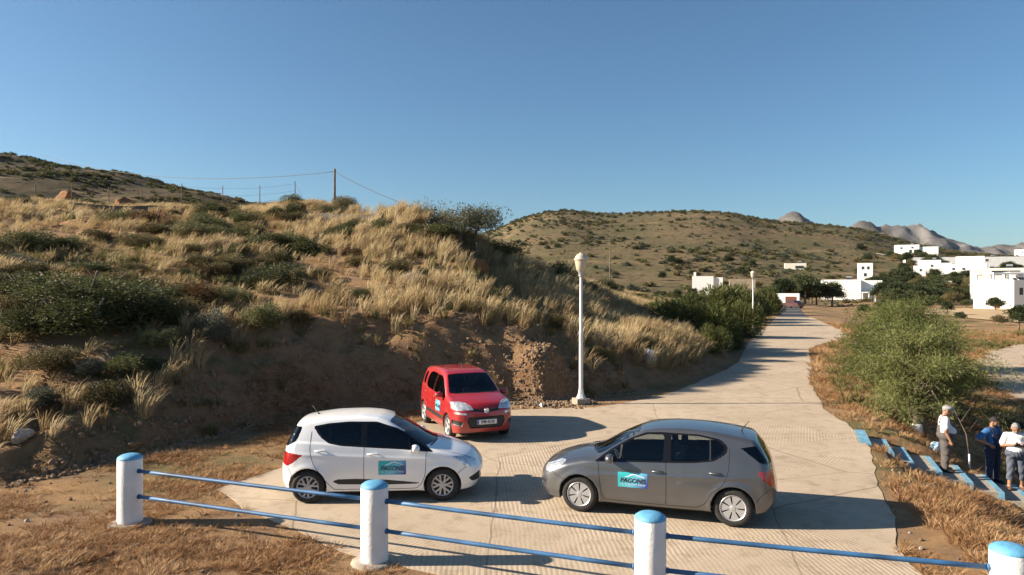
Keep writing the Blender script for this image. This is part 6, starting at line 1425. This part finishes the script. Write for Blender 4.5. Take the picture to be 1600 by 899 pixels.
def person(label, loc, yaw, P, S):
    """stands on loc, faces -Y before yaw; P: joints, S: clothes"""
    o = empty('person', loc, yaw); tag(o, label, 'person')
    hd = P['head']; fw = np.array(P.get('look', (0, -1, -.15)), float); fw /= np.linalg.norm(fw); rt = np.cross(fw, V3(0, 0, 1)); rt /= np.linalg.norm(rt); upv = np.cross(rt, fw)
    H = lambda a, b, c: hd + rt * a + fw * b + upv * c
    belly = S.get('belly', .02); tor = []
    tor += [E_(V3(0, .01, 1.20), (.175, .115, .17), .05), E_(V3(0, -.02 - belly * .5, 1.02), (.155 + belly * .4, .115 + belly, .17), .06), E_(V3(0, .0, .88), (.165, .125, .12), .05), C_(V3(-.15, .01, 1.31), V3(.15, .01, 1.31), .06, .06, .05)]
    arms = []; fore = []
    for s, sh in ((-1, V3(-.19, .01, 1.31)), (1, V3(.19, .01, 1.31))):
        el, wr = P['elbow'][s], P['wrist'][s]; arms.append(C_(sh, el, .056, .043, .03)); fore.append(C_(el, wr, .042, .028, .02))
        hand(fore, wr + (wr - el) / np.linalg.norm(wr - el) * .01, P.get('handdir', {}).get(s, wr - el), P['palm_out'][s], s, P.get('curl', .55))
    legs = []; feet = []
    for s in (-1, 1):
        hp, kn, an = V3(.09 * s, .0, .86), P['knee'][s], P['ankle'][s]; legs += [C_(hp, kn, .092, .062, .04), C_(kn, an, .058, .040, .03)]
        tdir = np.array(P.get('toe', {}).get(s, (.12 * s, -1, 0)), float); tdir /= np.linalg.norm(tdir); feet += [C_(an + V3(0, 0, -.03) - tdir * .03, an + tdir * .16 + V3(0, 0, -.045), .042, .033, .03)]
    head = [E_(H(0, 0, .015), (.078, .092, .105), .03), E_(H(0, .025, -.05), (.058, .068, .065), .03), C_(V3(0, .015, 1.34), H(0, -.02, -.07), .058, .052, .03), C_(H(0, .088, .012), H(0, .108, -.025), .011, .017, .012), E_(H(.08, -.01, -.005), (.018, .024, .034), .01), E_(H(-.08, -.01, -.005), (.018, .024, .034), .01),
            E_(H(0, .088, -.062), (.026, .012, .010), .01)]
    sc = S.get('h', 1.63) / 1.66; o.scale = (sc, sc, sc)
    f = field_of(tor + arms + fore + legs + feet + head); lo, hi = V3(-.62, -.5, -.01), V3(.62, .35, 1.72)
    p, q, n_ = surface_nets(f, lo, hi, .0105, 1); obj('body', mesh_np('body', p, q, M_SKIN, True, n_), o)
    def cloth(name, prims, infl, cuts, mat, h=.014, wr=.004):
        g0 = field_of(prims, .03)
        def g(x, y, z):
            v = g0(x, y, z) - infl - wr * np.sin(31 * z + 9 * x + 4 * np.sin(17 * x)) * np.sin(13 * y + 22 * x)
            for c in cuts: v = np.maximum(v, c(x, y, z))
            return v
        a, b, c = surface_nets(g, lo, hi, h, 1)
        return obj(name, mesh_np(name, a, b, mat, True, c), o) if len(b) else None
    sl = S.get('sleeve', .62); slv = []
    for s, sh in ((-1, V3(-.19, .01, 1.31)), (1, V3(.19, .01, 1.31))): slv.append(C_(sh, sh + (P['elbow'][s] - sh) * sl, .060, .056, .03))
    cloth('shirt', tor + slv, .016, [lambda x, y, z: .82 - z, lambda x, y, z: np.minimum(z - 1.385, 1.0) ], S['shirt'])
    hem = S.get('hem', .07); pel = [E_(V3(0, -.01 - belly * .4, .92), (.165 + belly * .4, .125 + belly * .8, .13), .05)]
    cloth('trousers', legs + pel, .024, [lambda x, y, z: hem - z, lambda x, y, z: z - S.get('waist', .99)], S['trousers'], .014, .007)
    if S.get('bib'):
        cloth('bib', tor, .030, [lambda x, y, z: .95 - z, lambda x, y, z: z - 1.24, lambda x, y, z: np.abs(x) - .13 - .25 * np.maximum(0, 1.05 - z), lambda x, y, z: y + .0], S['trousers'], .012, .003)
        cloth('strap', tor, .028, [lambda x, y, z: 1.2 - z, lambda x, y, z: np.abs(x - .095) - .022], S['trousers'], .012, 0); cloth('strap', tor, .028, [lambda x, y, z: 1.2 - z, lambda x, y, z: np.abs(x + .095) - .022], S['trousers'], .012, 0)
        cloth('back_panel', tor, .028, [lambda x, y, z: .95 - z, lambda x, y, z: z - 1.16, lambda x, y, z: np.abs(x) - .11, lambda x, y, z: .02 - y], S['trousers'], .012, .003)
    for s in (-1, 1):
        cloth('shoe', [feet[0 if s < 0 else 1]], S.get('shoe_t', .012), [lambda x, y, z: z - S.get('shoe_z', .10), lambda x, y, z: .004 - z], S['shoe'], .011, 0)
        MB().lathe([(0, -.011), (.008, -.007), (.011, 0), (.008, .007), (0, .011)], 8).build('eye', M_EYE, o, tuple(H(.031 * s, .079, .012)), smooth=True)
    hp = [E_(H(0, -.008, .03), (.086, .100, .104), .02)]
    if S.get('hair'):
        cloth('hair', hp, .004, [lambda x, y, z: -((x - hd[0]) * (upv * .75 - fw * .66)[0] + (y - hd[1]) * (upv * .75 - fw * .66)[1] + (z - hd[2]) * (upv * .75 - fw * .66)[2]) + S.get('hairline', .012)], S['hair'], .010, .003)
    if S.get('beard'):
        cloth('beard', [E_(H(0, .028, -.055), (.062, .072, .068), .02)], .006, [lambda x, y, z: ((x - hd[0]) * upv[0] + (y - hd[1]) * upv[1] + (z - hd[2]) * upv[2]) + .035, lambda x, y, z: -((x - hd[0]) * fw[0] + (y - hd[1]) * fw[1] + (z - hd[2]) * fw[2]) + .0], S['beard'], .009, .003)
    if S.get('cap'):
        cloth('flat_cap', [E_(H(0, .0, .062), (.094, .112, .062), .02), C_(H(-.04, .10, .045), H(.04, .10, .045), .03, .03, .03)], .004, [lambda x, y, z: -((x - hd[0]) * upv[0] + (y - hd[1]) * upv[1] + (z - hd[2]) * upv[2]) + .034], S['cap'], .010, .002)
    if S.get('glasses'):
        g = MB()
        for s in (-1, 1):
            ce = H(.033 * s, .094, .010); g.tube([ce + (rt * math.cos(a) * .026 + upv * math.sin(a) * .019) for a in np.linspace(0, 6.283, 13)], .0028, 5, False); g.tube([ce + rt * .026 * s, H(.082 * s, .0, .012)], .0025, 5)
        g.build('glasses', M_DEV, o, smooth=True)
    return o
def stair_z(x, y):
    u = (x - STO[0]) * math.cos(STA) + (y - STO[1]) * math.sin(STA); return -STD * sum(1 for e in STU if u > e)
relaxed = dict(knee={-1: V3(-.10, -.015, .47), 1: V3(.10, -.015, .47)}, ankle={-1: V3(-.11, .01, .085), 1: V3(.11, .01, .085)})
# man in cap, seen from his right, looking to the right of the picture
x, y = 10.76, 17.5
person('man in grey flat cap, white t-shirt and grey-brown overalls standing on the stairs', (x, y, stair_z(x, y)), R(68),
       dict(head=V3(0, -.045, 1.515), look=(.1, -1, -.3), elbow={-1: V3(-.27, .03, 1.05), 1: V3(.27, .03, 1.05)}, wrist={-1: V3(-.27, -.07, .82), 1: V3(.27, -.08, .82)}, palm_out={-1: V3(-1, 0, 0), 1: V3(1, 0, 0)}, **relaxed),
       dict(shirt=M_TEE, trousers=M_TAUPE, shoe=M_SHOE, bib=True, cap=M_CAPG, hair=M_HAIRG, hairline=.03, belly=.085, sleeve=.72, h=1.66))
# man with hand on hip
x, y = 12.12, 17.75
person('bearded dark-haired man in blue shirt and navy overalls with a hand on his hip', (x, y, stair_z(x, y)), R(18),
       dict(head=V3(.01, -.03, 1.52), look=(.35, -1, -.35), elbow={-1: V3(-.44, .06, 1.10), 1: V3(.36, .08, 1.08)}, wrist={-1: V3(-.23, -.10, .99), 1: V3(.22, -.06, .96)}, palm_out={-1: V3(-.5, -.6, .4), 1: V3(.5, -.6, .4)},
            knee={-1: V3(-.12, -.02, .47), 1: V3(.11, -.02, .47)}, ankle={-1: V3(-.14, .01, .085), 1: V3(.13, .01, .085)}),
       dict(shirt=M_BLUES, trousers=M_NAVY, shoe=M_SHOE, bib=True, hair=M_HAIRD, beard=M_HAIRD, belly=.02, sleeve=.8, h=1.68))
# man holding a device
x, y = 12.30, 17.2
pm = person('grey-bearded man in white t-shirt and slate cropped trousers holding a black device', (x, y, stair_z(x, y)), R(-22),
       dict(head=V3(-.01, -.06, 1.50), look=(-.05, -1, -.62), elbow={-1: V3(-.29, -.02, 1.06), 1: V3(.29, -.02, 1.06)}, wrist={-1: V3(-.14, -.27, 1.13), 1: V3(.12, -.27, 1.11)}, palm_out={-1: V3(-.5, .1, -.8), 1: V3(.5, .1, -.8)}, handdir={-1: V3(.75, -.6, .25), 1: V3(-.75, -.6, .25)}, curl=.8,
            knee={-1: V3(-.11, -.05, .47), 1: V3(.11, -.02, .47)}, ankle={-1: V3(-.13, -.02, .085), 1: V3(.13, .02, .085)}),
       dict(shirt=M_TEE, trousers=M_SLATE, shoe=M_SAND, shoe_z=.075, hem=.24, hair=M_HAIRG, beard=M_HAIRG, glasses=True, belly=.08, sleeve=.8, h=1.66))
dv = empty('handheld_device', pm.matrix_basis @ Vector((-.01, -.345, 1.15)), R(-22)); tag(dv, 'black tablet-like device held by the man in slate trousers', 'tablet')
MB().box((-.095, -.055, -.006), (.095, .055, .006), .004, Matrix.Rotation(R(28), 4, 'X')).build('device_body', M_DEV, dv)
MB().box((-.085, -.046, .0062), (.085, .046, .0075), 0, Matrix.Rotation(R(28), 4, 'X')).build('screen', M_GLOSS, dv)
# ------------------------------------------------------------------ air: thin haze that far things fade into
mh = bpy.data.materials.new('thin_haze'); mh.use_nodes = True; n, l = nt(mh); n.remove(n['Principled BSDF']); pv = n.new('ShaderNodeVolumePrincipled')
pv.inputs['Color'].default_value = (0.80, 0.88, 1.0, 1); pv.inputs['Density'].default_value = 0.00002; pv.inputs['Anisotropy'].default_value = 0.3
l.new(pv.outputs[0], n['Material Output'].inputs['Volume'])
hb = MB().box((-6500, -3500, -14), (6500, 9600, 420)).build('haze', mh); hb['kind'] = 'stuff'
